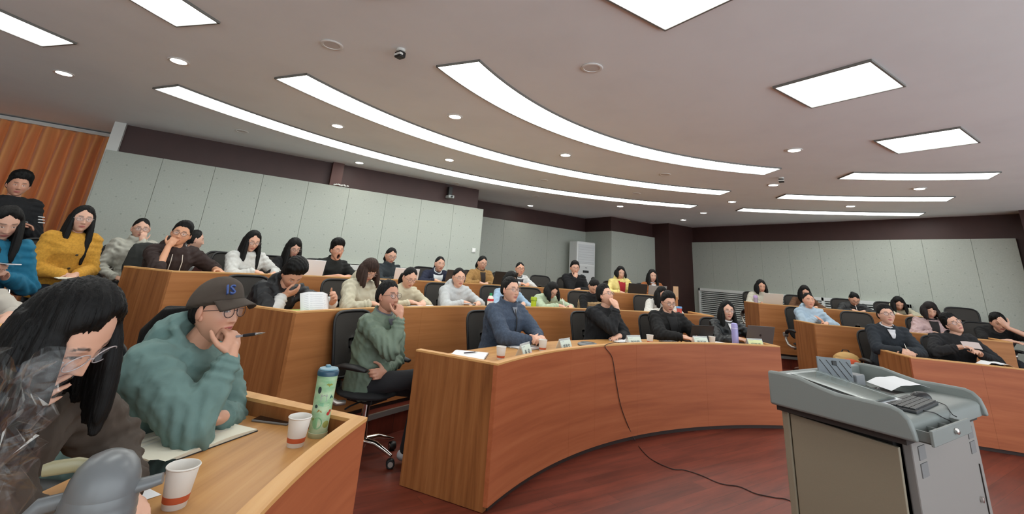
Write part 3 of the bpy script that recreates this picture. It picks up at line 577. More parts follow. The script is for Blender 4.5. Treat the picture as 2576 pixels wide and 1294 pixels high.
    def crease(v,nr):
        dsp=np.zeros(len(v))
        for sd,(S,E,W,spec) in arms.items():
            de=np.linalg.norm(v-E,axis=1); ax_=nrm(W-S); along=(v-E)@ax_; pv=nrm(np.cross(E-S,W-E)+1e-6); dsp+=.0075*kk*np.sin(along*2*PI/.042+3*((v-E)@pv)/.08)*np.exp(-(de/.10)**2)
            fw=nrm(W-E); L2=np.linalg.norm(W-E); al_=(v-E)@fw; rd=np.linalg.norm((v-E)-al_[:,None]*fw,axis=1); dsp+=.0045*kk*np.sin(al_*2*PI/.034+4*((v-E)@pv)/.07)*sstep(.5*L2,.8*L2,al_)*sstep(.10,.07,rd)*(al_<L2*.93)
            us=nrm(E-S); al2=(v-S)@us; rd2=np.linalg.norm((v-S)-al2[:,None]*us,axis=1); dsp+=.005*kk*np.sin(al2*2*PI/.06+5*((v-S)@pv)/.08)*np.exp(-((al2-.02)/.10)**2)*sstep(.15,.08,rd2)
        return v+nr*dsp[:,None]
    v=crease(v,nr)
    if near: v=ripple(v,nr,.0028*kk,115,sum(map(ord,key))%555,.7)
    topo=mesh('top',v-base,fc,tm,root,180)
    for gq in lows:
        v,fc,nr=remesh(gq,cv,3,.5); v=crease(ripple(v,nr,.004,60,7,.6),nr); mesh('lower_sleeve',v-base,fc,cloth(sleeve2,kind),root,180)
    def strip(name,m,ts,wd,offv=.010,off_c=0.,parent=root,n=7,th=.004):
        V=[];Fc=[]
        for t,wv in zip(ts,wd):
            c0,rt0,dp0,d0=frame(t); i=np.interp(t,[q[0] for q in TOR],range(len(TOR))); i0=int(i); fr=i-i0; i1=min(i0+1,len(TOR)-1); w=(TOR[i0][1]*(1-fr)+TOR[i1][1]*fr)*wk; dd=(TOR[i0][2]*(1-fr)+TOR[i1][2]*fr)*wk; ff=fit*(1 if t<.45 else .5); bust=.018*G(t,.33,.07) if fem else .012*G(t,.13,.1)
            for j in range(n):
                x=off_c+wv*(2*j/(n-1)-1); ang=math.asin(np.clip(x/(w+ff),-1,1)); yy=(dd+ff+bust*1.1)*abs(math.cos(ang))**.85+offv
                V.append(c0+rt0*x*s+dp0*yy*s)
        for i in range(len(ts)-1):
            for j in range(n-1): a=i*n+j; Fc.append((a,a+1,a+n+1,a+n))
        o=mesh(name,np.array(V)-base,Fc,m,parent,180); q=o.modifiers.new('t','SOLIDIFY'); q.thickness=th; return o
    out['strip']=strip; out['frame']=frame
    if inner:
        ts=np.linspace(inner_b,.495,9); strip('shirt',cloth(inner),ts,[.012+inner_w*.085*((t-inner_b)/(.495-inner_b))**.8 for t in ts],.006)
        ci=MB(); g2=g; ax=nrm(d+U*.2); b2=np.cross(ax,rt); ring=[c+ax*(.012-.012*math.sin(q))+(rt*math.cos(q)+b2*math.sin(q))*.066*s for q in np.linspace(0,2*PI,17)]
        ci.tube(ring,.012,8); ci.build('shirt_collar',cloth(inner),root,180,off=base)
    # --- legs and shoes
    lg=MB(); hipz=P+U*0; pel=P
    lg.ell(pel+U*.0,(.17*s*wk,.135*s,.105*s),np.stack([R,F,U],1),12); shoes=[]
    for sd in (1,-1):
        hip=pel+R*sd*.085*s-U*.02
        if stand: kn=hip+F*.02-U*.42*s; an=np.array([hip[0],hip[1],z0+.09])
        elif legpose: kn,an=[base+R*q[0]*1.+F*q[1]+U*q[2] for q in legpose[sd]]
        else: kn=pel+R*sd*.12*s+F*.42*s; kn[2]=z0+.50; an=pel+R*sd*.12*s+F*.37*s; an[2]=z0+.10
        lg.cap(hip,kn,.088*s*wk,.064*s*wk,12); lg.cap(kn,an,.064*s*wk,.048*s*wk,12)
        fd=F if not legpose else nrm(F*1+R*sd*.05); toe=an+fd*.15*s; toe[2]=z0+.04 if not legpose else an[2]-.055; sm_=MB(); shoes.append(sm_); he=an-fd*.03-U*.045; sm_.cap(he,an+fd*.05-U*.045,.038,.042,10); sm_.cap(an+fd*.05-U*.045,toe,.042,.036,10)
        if legpose: pass
    v,fc,nr=remesh(lg,.012 if legpose else .019,2); v=ripple(v,nr,.006,14,sum(map(ord,key))%97+5,.5); mesh('trousers',v-base,fc,cloth(legs),root,180)
    for sm_ in shoes:
        v,fc,nr=remesh(sm_,.013,2); v[:,2]=np.maximum(v[:,2],z0+.002) ; mesh('shoe',v-base,fc,mat('shoe_%d_%d_%d'%tuple(shoe),shoe,.5),root,180)
    # --- hair
    if hair:
        hb=MB(); U0,f0=head_grid(48,40); x,y,z=U0.T
        tight=hair in('pony','bun','tied'); th=dict(short=.014,crop=.010,fluff=.017,long=.015,bob=.017,pony=.006,bun=.006,tied=.006,fringe=.016).get(hair,.014)
        fz=fringe if hair not in('fringe','bob_fringe') else .22
        zf=np.interp(y,[-1,-.15,.10,.28,.48,.64,1],[-.66,-.42,-.10,.08,.32,fz,fz+.06] if not fem else ([-.72,-.46,-.04,.16,.38,fz,fz+.06] if hair not in('long','bob','fringe') else [-.80,-.58,-.36,-.1,.2,fz,fz+.06])); pt=part if part is not None else (.12 if hair in('long','tied','pony','bun') else None); fr_=sstep(.2,.6,y)
        if pt is not None: zf=zf+.22*np.exp(-((x-pt)/.16)**2)*fr_-.10*fr_*sstep(.2,.55,np.abs(x-pt))
        else: zf=zf+(.05*np.sin(x*19+1)+.04*np.sin(x*41))*fr_
        hn=sstep(-.07,.07,z-zf)
        tt=th+(.016*sstep(.3,.9,z) if hair in('short','fluff') else .006*sstep(.3,1,z)); 
        if hair=='fluff': tt=tt+.022*sstep(.25,.8,z)+.006*np.sin(x*23+y*17)*sstep(.2,.6,z)
        if hair in('short','crop'): tt=tt+.0035*np.sin(x*31+y*9)*sstep(.3,.7,z)
        if hair in('long','bob','pony','tied','bun'): tt=tt-.006*np.exp(-(x/.05)**2)*sstep(.3,.7,z)
        base_p=skull(U0,wide,jaw); nd_=base_p/np.linalg.norm(base_p,axis=1)[:,None]; tp=.22+.78*sstep(-.02,.40,z-zf); cp=base_p+nd_*(hn*tt*tp-(1-hn)*.022)[:,None]
        hb.add([hp(p) for p in cp],f0)
        def strand(root_,L,outv,rs,ns=6,fw=0.):
            r0=hp(root_); o=Rh@np.asarray(outv,float); o[2]*=.2; pts=[];rr=[]
            for i in range(ns):
                q=i/(ns-1); pts.append(r0+o*(1-(1-q)**2)-U*L*q*hs); rr.append(np.interp(q,[0,.3,.75,1],rs)*hs)
            return pts,rr
        if hair in('long','bob','fringe'):
            Lh=hairlen if hair!='bob' else .17
            for sx in (-1,1):
                for rt_,ov,rs,dl in (((sx*.066,.030,.050),(sx*.018,.022,0),(.014,.024,.024,.010),.04),((sx*.072,.008,.045),(sx*.022,.012,0),(.020,.029,.029,.012),.03),((sx*.072,-.022,.035),(sx*.026,-.008,0),(.026,.033,.032,.014),.0),((sx*.058,-.052,.03),(sx*.024,-.026,0),(.032,.040,.036,.015),.0),((sx*.028,-.070,.02),(sx*.010,-.036,0),(.04,.046,.042,.016),.0)):
                    p_,r_=strand(rt_,Lh+dl,ov,rs); hb.tube(p_,r_,10)
        if hair=='pony' or hair=='tied':
            a=hp((0,-.098,(.035 if not cap else -.005) if hair=='pony' else -.03)); tb=2.3 if cap else 1.; hb.ell(a,(.026,.026,.026),n=10); p_=[a,a+Rh@np.array([0,-.05*tb,.0])-U*.01,a+Rh@np.array([0,-.075*tb,0])-U*.08,a+Rh@np.array([0,-.075*tb,0])-U*.17,a+Rh@np.array([0,-.065*tb,0])-U*hairlen]; hb.tube(p_,[.022,.034,.042,.036,.012],10)
        if hair=='bun': hb.ell(hp((0,-.108,.045)),(.034,.030,.034),Rh,12)
        v,fc,nr=remesh(hb,(.0095,.0068,.0048)[near],(3,4,8)[near],.5)
        az=np.arctan2(v[:,0]-H[0],v[:,1]-H[1]); v=v+nr*(.0016*np.sin(az*38+3*np.sin(az*7))+.0014*np.sin(az*71))[:,None]
        mesh('hair',v-base,fc,hair_mat(haircol),root,180)
    if cap:
        cb=MB(); U0,f0=head_grid(64,52); x,y,z=U0.T; zf=np.interp(y,[-1,-.3,.3,1],[.02,.10,.22,.30]); hn=sstep(-.05,.05,z-zf); bp=skull(U0,wide,jaw); nd_=bp/np.linalg.norm(bp,axis=1)[:,None]; cp=bp*np.array([1,1,1.0])+nd_*(hn*(.021+.010*sstep(.3,.8,z)*sstep(-.2,.6,y))-(1-hn)*.03)[:,None]
        cb.add([hp(p) for p in cp],f0); v,fc,nr=remesh(cb,.0045,4,.5); v=ripple(v,nr,.0012,70,3); cm=cloth(cap,'plain'); co=mesh('cap_crown',v-base,fc,cm,root,180)
        V=[];Fc=[];nu,nv_=25,9
        for i in range(nu):
            a=rad(-62+124*i/(nu-1))
            for j in range(nv_):
                q=j/(nv_-1); V.append(hp((.093*math.sin(a)*(1+.03*q),.100*math.cos(a)+(.062*q)*math.cos(a)**.6+.004,.047-.014*q-.034*math.sin(a)**2*(.30+.70*q)+.006*(1-q)))-base)
        for i in range(nu-1):
            for j in range(nv_-1): p_=i*nv_+j; Fc.append((p_,p_+nv_,p_+nv_+1,p_+1))
        bo=mesh('cap_brim',V,Fc,cm,root,180); sd_=bo.modifiers.new('s','SOLIDIFY'); sd_.thickness=.005; sd_.offset=0
        B=Rh; ca_,sa_=math.cos(rad(34)),math.sin(rad(34)); ax=nrm(np.array([sa_*.9,ca_*.9,.42])); T=Matrix(); ctr=hp((.098*sa_,.116*ca_,.088))-base; xr=Rh@np.array([-ca_,sa_,0]); zn=Rh@ax; yu=np.cross(zn,xr)
        for r_ in range(3): T[r_][0],T[r_][1],T[r_][2],T[r_][3]=xr[r_],yu[r_],zn[r_],ctr[r_]
        text('cap_letters','IS',.052,mat('cap_blue',(62,84,140),.8),co,T,.006)
    # --- spectacles
    if glasses:
        k=MB(); rx,rz=gl_shape; tr=(.0019,.0016,.0013)[near]; y0=.0955
        for sx in (-1,1):
            ring=[hp((sx*.0335+rx*math.cos(q),y0-.10*(sx*.0335+rx*math.cos(q))**2*9-.002,.004+rz*math.copysign(abs(math.sin(q))**.85,math.sin(q)))) for q in np.linspace(0,2*PI,25)]
            k.tube(ring,tr,6); k.tube([hp((sx*(.0335+rx),y0-.012,.010)),hp((sx*.073,.06,.010)),hp((sx*.080,0,.006)),hp((sx*.078,-.02,-.008))],tr,6)
        k.tube([hp((-.009,y0-.003,.006)),hp((0,y0+.001,.008)),hp((.009,y0-.003,.006))],tr,6)
        go=k.build('glasses',mat('frame_%d_%d_%d'%tuple(glasses),glasses,.3,metal=.3),root,180,off=base)
        if near:
            for sx in (-1,1):
                e=MB(); pts=[hp((sx*.0335+rx*math.cos(q),y0-.012*abs(math.cos(q))-.003,.004+rz*math.copysign(abs(math.sin(q))**.85,math.sin(q)))) for q in np.linspace(0,2*PI,24,endpoint=False)]; e.add(pts,[tuple(range(24))]); e.build('lens',M_GLASSLENS,go,0,off=base)
    PEOPLE[key]=out; return out
# ------------------------------------------------------------------ the cast
def D(x,y,h=.0,**k): return dict(k='desk',p=(x,y,h),**k)
def FC(x,y,z,**k): return dict(k='face',p=(x,y,z),**k)
def LP(x,y,z,**k): return dict(k='lap',p=(x,y,z),**k)
FIST=FC(.02,.120,-.165,curl=72); PEN=dict(curl=48)
R1,R2,R3=0,STEP,2*STEP
def cast(key,label,px,r,z0,yaw=0,head=(0,0,0),chair_label=None,**k):
    H=atr(px,r) if r>0 else atd(px,-r)
    f=phi(H)+180+yaw; o=person(key,label,H,z0,f,head,**k)
    if chair_label: chair(np.array([o['P'][0],o['P'][1],z0])+o['F']*.03,f,chair_label)
    return o
SK1,SK2,SK3=(214,166,142),(204,152,126),(190,138,114)
# front row, middle block
cast('green','man in green jacket with fist at his mouth, sitting beside the front desk',(976,747),5.30,R1,-4,(6,6,0),'office chair with chrome base and silver armrest under the man in green',fem=False,near=1,skin=SK3,hair='crop',top=(98,114,98),kind='shell',fit=.034,neck='shirt',inner=(88,90,98),inner_w=.5,inner_b=.30,hem=.30,glasses=(90,80,74),armR=FC(.015,.150,-.155,curl=78,pole=(.2,.6,-1)),armL=LP(-.06,.20,.10,d=(-1,.1,.05),n=(0,-1,-.2),curl=45,pole=(1,-.1,-.5)),legs=(30,31,35),lean=8,seat=.56,
     legpose={1:((.02,.44,.60),(-.20,.52,.32)),-1:((-.13,.42,.50),(-.11,.36,.10))},shoe=(190,192,198))
cast('blue','man in blue-grey fleece sweater with clasped hands at the front desk',(1284,731),4.95,R1,2,(4,5,0),'office chair behind the man in the blue-grey sweater',fem=False,near=1,skin=SK1,hair='crop',top=(64,75,92),kind='wool',scale=1.04,fit=.034,neck='stand',glasses=(120,104,92),fringe=.56,
     armR=D(.045,.36,.035,d=(-.75,.6,.25),n=(-.7,-.1,-.6),curl=48),armL=D(.040,.37,.035,d=(-.75,.6,.25),n=(-.7,-.1,-.6),curl=52))
cast('blackcoat','man in black coat looking up with hand on chin at the front desk',(1523,745),4.95,R1,-4,(-6,22,4),'office chair behind the man in black looking upwards',fem=False,near=1,skin=SK1,hair='short',top=(16,18,22),kind='plain',fit=.036,neck='crew',glasses=(70,66,70),armR=FC(.02,.115,-.175,curl=(30,45,55,60),d=(-.15,-.05,1),thumb=(.9,.5,.2)),armL=D(-.02,.24,.02,d=(-1,.25,0),curl=25))
cast('laptopman','man in black coat typing with lowered eyes at the front desk',(1681,761),4.95,R1,6,(4,-14,0),'office chair behind the man typing at the front desk',fem=False,near=1,skin=SK1,hair='short',top=(11,11,12),kind='plain',fit=.042,neck='coat',inner=(22,22,24),glasses=(90,78,74),armR=D(.03,.34,.03,curl=22),armL=D(.15,.34,.03,curl=22),wide=1.06)
cast('frontwoman','woman with long black hair and dark leather jacket at the front desk end',(1829,782),4.98,R1,6,(6,-4,0),'office chair behind the woman at the right front desk end',near=1,skin=SK1,hair='long',hairlen=.30,top=(22,26,29),kind='leather',fit=.034,neck='coat',inner=(222,222,224),inner_w=.28,inner_b=.40,glasses=(150,130,124),armR=D(.02,.26,.03,curl=30),armL=D(.16,.34,.03,curl=22))
# second row, middle block
cast('r2_reader','student in black and white jacket bowed over a paper in the second row',(736,690),6.25,R2,4,(6,-48,4),'office chair left of the student bowed over a paper',fem=False,near=1,hair='fluff',top=(17,19,23),sleeve2=(206,206,204),kind='shell',fit=.036,neck='hood',armR=FC(.05,.125,-.125,d=(-.85,.1,.5),n=(0,-1,0),curl=30,pole=(.8,.2,-.8)),armL=D(.26,.26,.05,d=(-.2,.7,.6),n=(-.9,0,.1),curl=50),skin=SK2)
cast('r2_cream','woman with brown hair and cream coat writing in the second row',(928,680),6.25,R2,0,(2,-36,3),'office chair behind the brown haired woman in cream',near=1,lean=22,hair='fringe',hairlen=.16,haircol=(54,38,32),top=(190,184,162),kind='shell',fit=.038,neck='hood',glasses=(150,120,110),armR=D(.08,.22,.03,curl=48),armL=D(.12,.28,.03,curl=45),skin=SK1)
cast('r2_creamshirt','woman in cream shirt looking down at an open book in the second row',(1030,699),6.35,R2,0,(6,-24,0),'office chair behind the woman in the cream shirt',hair='tied',hairlen=.08,top=(190,182,158),kind='plain',fit=.026,neck='shirt',glasses=(120,100,95),armR=D(.10,.20,.03,curl=30),armL=D(.06,.22,.03,curl=30),skin=SK1)
cast('r2_hoodie','woman in pale grey hoodie glancing right while holding a phone',(1154,699),6.35,R2,4,(8,-6,2),'office chair left of the woman in the pale grey hoodie',hair='tied',hairlen=.06,top=(182,186,188),kind='knit',fit=.036,neck='hood',glasses=(150,140,140),armR=D(.02,.20,.03,curl=40),armL=D(.20,.20,.03,curl=40),skin=SK1)
cast('r2_hidden','black haired student in light blue hidden behind the man in blue-grey',(1284,706),6.4,R2,0,(0,-20,0),'office chair beside the student in light blue',hair='bob',top=(150,176,200),kind='plain',armR=D(.1,.2,.03),armL=D(.1,.2,.03))
cast('r2_palegreen','woman in pale green jacket bent over writing beside the green bottle',(1388,731),6.25,R2,0,(-4,-40,4),'office chair behind the woman in pale green',hair='long',hairlen=.13,top=(166,182,154),kind='shell',fit=.032,neck='crew',glasses=(120,110,105),armR=D(.02,.22,.03,curl=48),armL=D(.20,.20,.03))
cast('r2_fur','woman in a brown fur vest bent forward in the second row',(1494,721),6.25,R2,4,(6,-48,0),'office chair left of the woman in the fur vest',hair='bun',top=(13,13,15),kind='knit',fit=.020,neck='crew',armR=D(.02,.20,.03,curl=40),armL=D(.14,.2,.03))
cast('r2_white','student in white fleece hidden behind the typing man',(1664,741),6.35,R2,0,(0,-24,0),'office chair left of the student in white fleece',hair='long',hairlen=.22,top=(196,194,188),kind='wool',fit=.034,armR=D(.1,.2,.03),armL=D(.1,.2,.03))
# third row, middle block
cast('r3_brownhood','man in dark brown hoodie with print resting his cheek on his fist',(456,590),7.80,R3,8,(30,2,-10),'office chair with a dark jacket behind the man in the brown hoodie',fem=False,near=1,hair='short',top=(44,31,29),kind='plain',fit=.034,neck='hood',sleeve='rolled',glasses=(96,84,78),armR=FC(.035,.112,-.14,curl=70,d=(-.15,-.25,1)),armL=D(.34,.20,.03,curl=20,d=(.1,.9,-.1)),skin=(206,152,120))
cast('r3_behind','woman with black ponytail and white hoodie behind the man in brown',(490,605),8.5,R3,-60,(-10,0,0),'office chair at the wall behind the man in brown',hair='pony',hairlen=.26,top=(186,188,188),kind='knit',fit=.034,neck='hood')
cast('r3_whitehood','woman with long black hair in white hoodie writing in the third row',(634,608),7.80,R3,0,(6,-16,0),'office chair behind the woman in the white hoodie',near=1,hair='long',hairlen=.36,top=(194,195,192),kind='knit',fit=.036,neck='hood',glasses=(110,100,98),armR=D(.02,.22,.03,curl=50),armL=D(.20,.24,.02),skin=SK1)
cast('r3_blackhair','woman in black with very long hair behind the open white laptop',(739,624),7.80,R3,0,(6,-22,6),'office chair left of the long haired woman in black',hair='long',hairlen=.40,top=(20,20,22),kind='knit',glasses=(130,120,118),fringe=.36,armR=D(.1,.22,.03),armL=D(.1,.22,.03))
cast('r3_yawn','yawning man in black short sleeved shirt in the third row',(848,630),7.85,R3,2,(2,-4,3),'office chair behind the yawning man',fem=False,hair='fluff',top=(17,20,18),kind='plain',fit=.026,neck='shirt',sleeve='short',mouth=1.,closed=True,armR=D(.05,.24,.02,curl=18,d=(-.9,.5,0)),armL=D(.10,.24,.02,curl=18,d=(-.9,.5,0)),glasses=(150,140,138),skin=SK2)
cast('r3_teal','woman in dark slate jacket with tied hair behind a tilted white laptop',(983,644),7.80,R3,0,(8,-18,0),'office chair behind the woman in the slate jacket',hair='tied',hairlen=.05,top=(36,44,49),kind='plain',fit=.03,neck='stand',glasses=(140,125,120),armR=D(.02,.24,.03,curl=45),armL=D(.06,.24,.03,curl=45))
cast('r3_navy','woman in navy jacket over white shirt at a dark laptop',(1106,665),7.85,R3,2,(6,-4,0),'office chair left of the woman in the navy jacket',hair='tied',hairlen=.04,top=(26,32,54),kind='plain',fit=.03,neck='coat',inner=(214,220,224),inner_w=.95,inner_b=.08,armR=D(.16,.2,.03),armL=D(.1,.24,.03))
cast('r3_camel','woman in camel coat with glasses at a large dark laptop',(1213,662),7.85,R3,2,(-2,-16,0),'office chair behind the woman in the camel coat',hair='tied',hairlen=.06,top=(150,116,70),kind='wool',fit=.034,neck='coat',inner=(46,38,34),inner_w=.5,inner_b=.15,glasses=(130,115,108),armR=D(.12,.2,.03),armL=D(.0,.24,.03),closed=True)
cast('r3_whitej','woman in white varsity jacket with a pink phone in the third row',(1308,678),7.85,R3,0,(8,2,0),'office chair behind the woman in the white varsity jacket',hair='tied',hairlen=.10,top=(196,198,198),kind='plain',fit=.034,neck='coat',inner=(60,60,64),inner_w=.8,inner_b=.2,glasses=(40,36,36),armR=D(.08,.22,.06,curl=45),armL=D(.06,.22,.06,curl=45),skin=SK2)
cast('r3_blackman','young man in black sweater with hand under his chin before the white cooler',(1446,675),7.9,R3,4,(8,-6,0),'office chair behind the young man in the black sweater',fem=False,hair='short',top=(15,16,20),kind='knit',fit=.034,glasses=(110,104,104),armR=FC(.01,.115,-.165,curl=70),armL=D(.02,.22,.03,d=(-1,.3,0)),scale=.95)
cast('r3_yellow','woman in yellow jacket over red hoodie at a black laptop',(1561,687),7.80,R3,0,(6,-16,0),'office chair behind the woman in the yellow jacket',hair='long',hairlen=.10,top=(222,204,128),kind='shell',fit=.034,neck='hood',inner=(160,36,44),inner_w=.75,inner_b=.10,armR=D(.1,.2,.03),armL=D(.1,.2,.03))
cast('r3_brown','woman in rust brown cardigan at a silver laptop, last in the third row',(1641,695),7.80,R3,0,(4,-10,0),'office chair behind the woman in the rust brown cardigan',hair='long',hairlen=.26,top=(148,88,48),kind='wool',fit=.03,neck='coat',inner=(214,214,218),inner_w=.45,inner_b=.3,armR=D(.14,.2,.03),armL=D(.1,.22,.03))
# people at the left back
cast('white_ac','woman in pale jacket covering her nose, seated against the grey panels',(354,577),8.75,R3,14,(4,-2,2),'office chair of the woman in the pale jacket at the wall',near=1,hair='tied',hairlen=.05,top=(178,177,166),kind='shell',fit=.034,neck='stand',glasses=(130,120,115),armL=FC(.02,.115,-.13,curl=45,d=(.1,-.1,1)),armR=LP(.10,.26,.06))
cast('yellow','woman with long hair in mustard yellow cardigan holding a small notebook',(206,553),8.15,R3,2,(12,0,0),'office chair of the woman in mustard yellow',near=1,hair='long',hairlen=.42,top=(190,140,52),kind='wool',fit=.036,neck='crew',glasses=(150,140,138),armR=LP(.04,.26,.10,curl=40,d=(-.7,.7,-.1)),armL=LP(.02,.28,.11,curl=40,d=(-.7,.7,-.1)),legs=(30,38,52),fringe=.56)
cast('teal','woman in teal hooded jacket looking at her phone at the left edge',(14,562),7.6,R2+.06,12,(0,-24,6),None,near=1,hair='long',hairlen=.30,top=(18,98,128),kind='plain',fit=.036,neck='hood',armR=LP(.06,.28,.26,curl=45,d=(-.4,.6,.5)),armL=LP(.06,.26,.22,curl=45,d=(-.4,.6,.5)))
cast('standing','man in black sweatshirt with white marks standing before the orange curtain',(46,467),9.5,R3,12,(4,-4,0),None,fem=False,near=1,stand=True,hair='fluff',top=(10,12,17),kind='plain',fit=.036,neck='crew',lean=2,armR=LP(.26,-.02,.10,d=(0,.3,-1)),armL=LP(.05,.22,.25,d=(1,.2,0)),skin=SK3,scale=1.0)
cast('edge','person in white coat cut by the left edge',(-75,672),6.5,R2,0,(0,-10,0),'office chair of the person cut by the left edge',hair='short',top=(176,170,160),kind='shell',fit=.036,neck='stand',armR=D(.1,.2,.03),armL=D(.1,.2,.03))
# right block
cast('rr1_sweater','man in charcoal sweater with a pen at the front desk of the right block',(2229,794),4.95,R1,0,(0,12,0),'office chair behind the man in the charcoal sweater',fem=False,near=1,hair='short',top=(38,43,49),kind='knit',fit=.03,neck='crew',inner=(200,200,204),inner_w=.38,inner_b=.40,glasses=(70,66,80),armR=D(.02,.30,.05,curl=58),armL=D(.03,.30,.05,curl=58),wide=1.08,lip=(168,84,80))
cast('rr1_lean','man in black jacket tilting his head while holding papers',(2396,815),5.05,R1,-4,(-8,14,26),'office chair behind the man tilting his head',fem=False,near=1,hair='short',top=(22,22,25),kind='plain',fit=.034,neck='shirt',glasses=(110,104,112),armR=D(.10,.24,.14,curl=40,d=(-.6,.4,.2)),armL=D(.10,.24,.08,curl=40,d=(-.4,.5,.4)),closed=True)
cast('rr2_blue','woman in light blue jacket at the second right desk corner',(2034,757),6.3,R2,-4,(4,6,0),'office chair behind the woman in the light blue jacket',hair='tied',hairlen=.12,top=(160,182,200),kind='shell',fit=.036,neck='hood',armR=D(-.02,.12,.10,curl=35,d=(-.6,.5,-.3)),armL=D(.14,.18,.03),skin=SK2)
cast('rr2_pink','woman in pink jacket and striped shirt writing in the right block',(2339,781),6.3,R2,0,(0,-26,-6),'office chair behind the woman in the pink jacket',near=1,hair='long',hairlen=.14,haircol=(26,20,20),top=(176,150,150),kind='shell',fit=.038,neck='coat',inner=(30,28,30),inner_w=.55,inner_b=.08,armR=D(.06,.22,.03,curl=35),armL=D(.04,.22,.03,curl=35),fringe=.34)
cast('rr2_black','person in black T-shirt with hand on forehead at the right edge',(2512,812),6.35,R2,-4,(4,-22,8),'office chair behind the person holding the forehead',fem=False,near=1,hair='short',top=(11,11,12),kind='plain',fit=.03,sleeve='short',armL=FC(.05,.12,-.02,d=(-.4,-.1,.9),curl=30,pole=(.9,.4,-.4)),armR=D(.02,.24,.02,curl=15,d=(-.8,.6,0)))
cast('rr3_white','woman in white jacket behind a silver laptop on the highest right desk',(1914,721),7.75,R3,0,(0,-14,0),'office chair behind the woman with the silver laptop',hair='long',hairlen=.16,top=(194,190,176),kind='shell',fit=.032,neck='stand',armR=D(.1,.2,.03),armL=D(.1,.2,.03),skin=SK2)
cast('rr3_brown','woman in brown coat half hidden behind the light blue jacket',(2024,735),7.8,R3,0,(0,-28,0),'office chair beside the half hidden woman in brown',hair='long',hairlen=.2,top=(92,62,40),kind='plain',armR=D(.1,.2,.03),armL=D(.1,.2,.03))
cast('rr3_writer','woman in black jacket with bun writing on the highest right desk',(2149,753),7.7,R3,0,(0,-38,0),'office chair behind the writing woman with the bun',hair='bun',top=(22,24,26),kind='shell',fit=.036,neck='shirt',glasses=(130,120,118),armR=D(.10,.2,.03,curl=48),armL=D(.06,.22,.03,curl=40))
cast('rr3_cream','woman with long hair and cream jacket bowed on the highest right desk',(2260,764),7.7,R3,0,(0,-36,0),'office chair behind the bowed woman in cream',hair='long',hairlen=.16,top=(182,176,152),kind='shell',fit=.034,neck='hood',armR=D(.1,.2,.03),armL=D(.1,.2,.03))
# foreground
cast('fg1','woman in brown jacket resting her cheek on her hand in the foreground',(166,838),-1.50,R1,4,(-2,-36,10),'office chair behind the foreground woman in brown',near=2,lean=32,hair='long',hairlen=.22,top=(66,56,48),kind='plain',fit=.034,neck='crew',glasses=(190,182,184),gl_shape=(.027,.021),fringe=.60,part=-.25,hscale=.99,armR=FC(.065,.035,-.165,curl=(20,22,26,30),d=(-.12,.50,.85),n=(-1,-.1,.15),pole=(.6,.5,-1)),armL=D(.20,.10,.02),skin=SK1)
cast('fg2','woman in olive brown baseball cap and sage green hoodie with hand at her mouth',(543,784),-2.25,R1,-2,(6,3,0),'office chair of the foreground woman in the cap',near=2,lean=28,scale=1.0,hscale=.98,cap=(66,56,48),hair='pony',hairlen=.26,top=(98,124,120),kind='plain',fit=.042,neck='hood',glasses=(52,40,46),gl_shape=(.026,.0235),armR=FC(.025,.130,-.160,curl=(62,72,78,80),d=(-.2,-.25,1),pole=(.6,-.1,-1)),armL=D(-.02,.13,.02,d=(-1,-.5,0),curl=60),skin=SK2,lip=(176,98,92))

# small marks on clothing
o=PEOPLE['r3_brownhood']; fr=o['frame']; b0=o['base']
for q in (-1,1):
    c,rt,dp,d=fr(.475); p=[c+rt*q*.045+dp*.105,fr(.42)[0]+rt*q*.05+dp*.150,fr(.33)[0]+rt*q*.05+dp*.172,fr(.25)[0]+rt*q*.055+dp*.176]; MB().tube(p,.0042,6).build('drawstring',mat('string_white',(206,200,190),.8),o['root'],60,off=b0)
c,rt,dp,d=fr(.27); WP=mat('print_white',(196,190,196),.8); T=Matrix(); ctr=c+dp*.172-b0
for r_ in range(3): T[r_][0],T[r_][1],T[r_][2],T[r_][3]=rt[r_]*-1*-1,d[r_],dp[r_],ctr[r_]
text('print_star','★',.075,WP,o['root'],T,.004)
for a in (-54,-36,36,54):
    p=[fr(.17)[0]+rt*math.sin(rad(a+e))*.12*k+fr(.17)[3]*(math.cos(rad(a+e))*.12*k)+dp*.175 for e,k in ((-6,.85),(-6,1.1),(6,1.1),(6,.85))]; MB().tube(p,.003,5).build('print_letter',WP,o['root'],60,off=b0)
o=PEOPLE['standing']; fr=o['frame']; b0=o['base']; WM=mat('mark_white',(214,214,216),.7)
c,rt,dp,d=fr(.36)
for e,l in ((-14,.03),(0,.036),(14,.03)): o['strip']('chest_mark',WM,[.345,.36,.375],[.004,.009,.004],.010,-.055+e*.0008)
for k in range(3): o['strip']('chest_stripe',WM,[.275-.012*k,.283-.012*k],[.05,.05],.012,-.10)
for k in range(3):
    S,E,W_,sp_=o['arms'][-1]; u_=nrm(E-S); side_=nrm(np.cross(u_,[0,0,1.])); p=[S+u_*(.10+.03*k)+nrm(np.cross(side_,u_))*0+o['F']*.085+o['R']*(-.02),S+u_*(.10+.03*k)+o['F']*.05+o['R']*(-.075)]; MB().tube(p,.006,6).build('sleeve_stripe',WM,o['root'],60,off=b0)
o=PEOPLE['r2_fur']; fr=o['frame']; k=MB(); k2=o
g_=MB()
for t_,w_ in ((.05,.0),(.2,0),(.34,0),(.44,0)): pass
rings=[]
for t_,w_,d_ in ((-.02,.165,.13),(.10,.155,.125),(.22,.155,.128),(.34,.17,.135),(.43,.15,.115)):
    c,rt,dp,_=fr(t_); rings.append(ringpts(c,rt,dp,w_+.022,d_+.028))
g_.loft(rings); v,fc,nr=remesh(g_,.010,3); v=ripple(v,nr,.010,80,4); mesh('fur_vest',v-o['base'],fc,cloth((156,130,94),'wool'),o['root'],180)
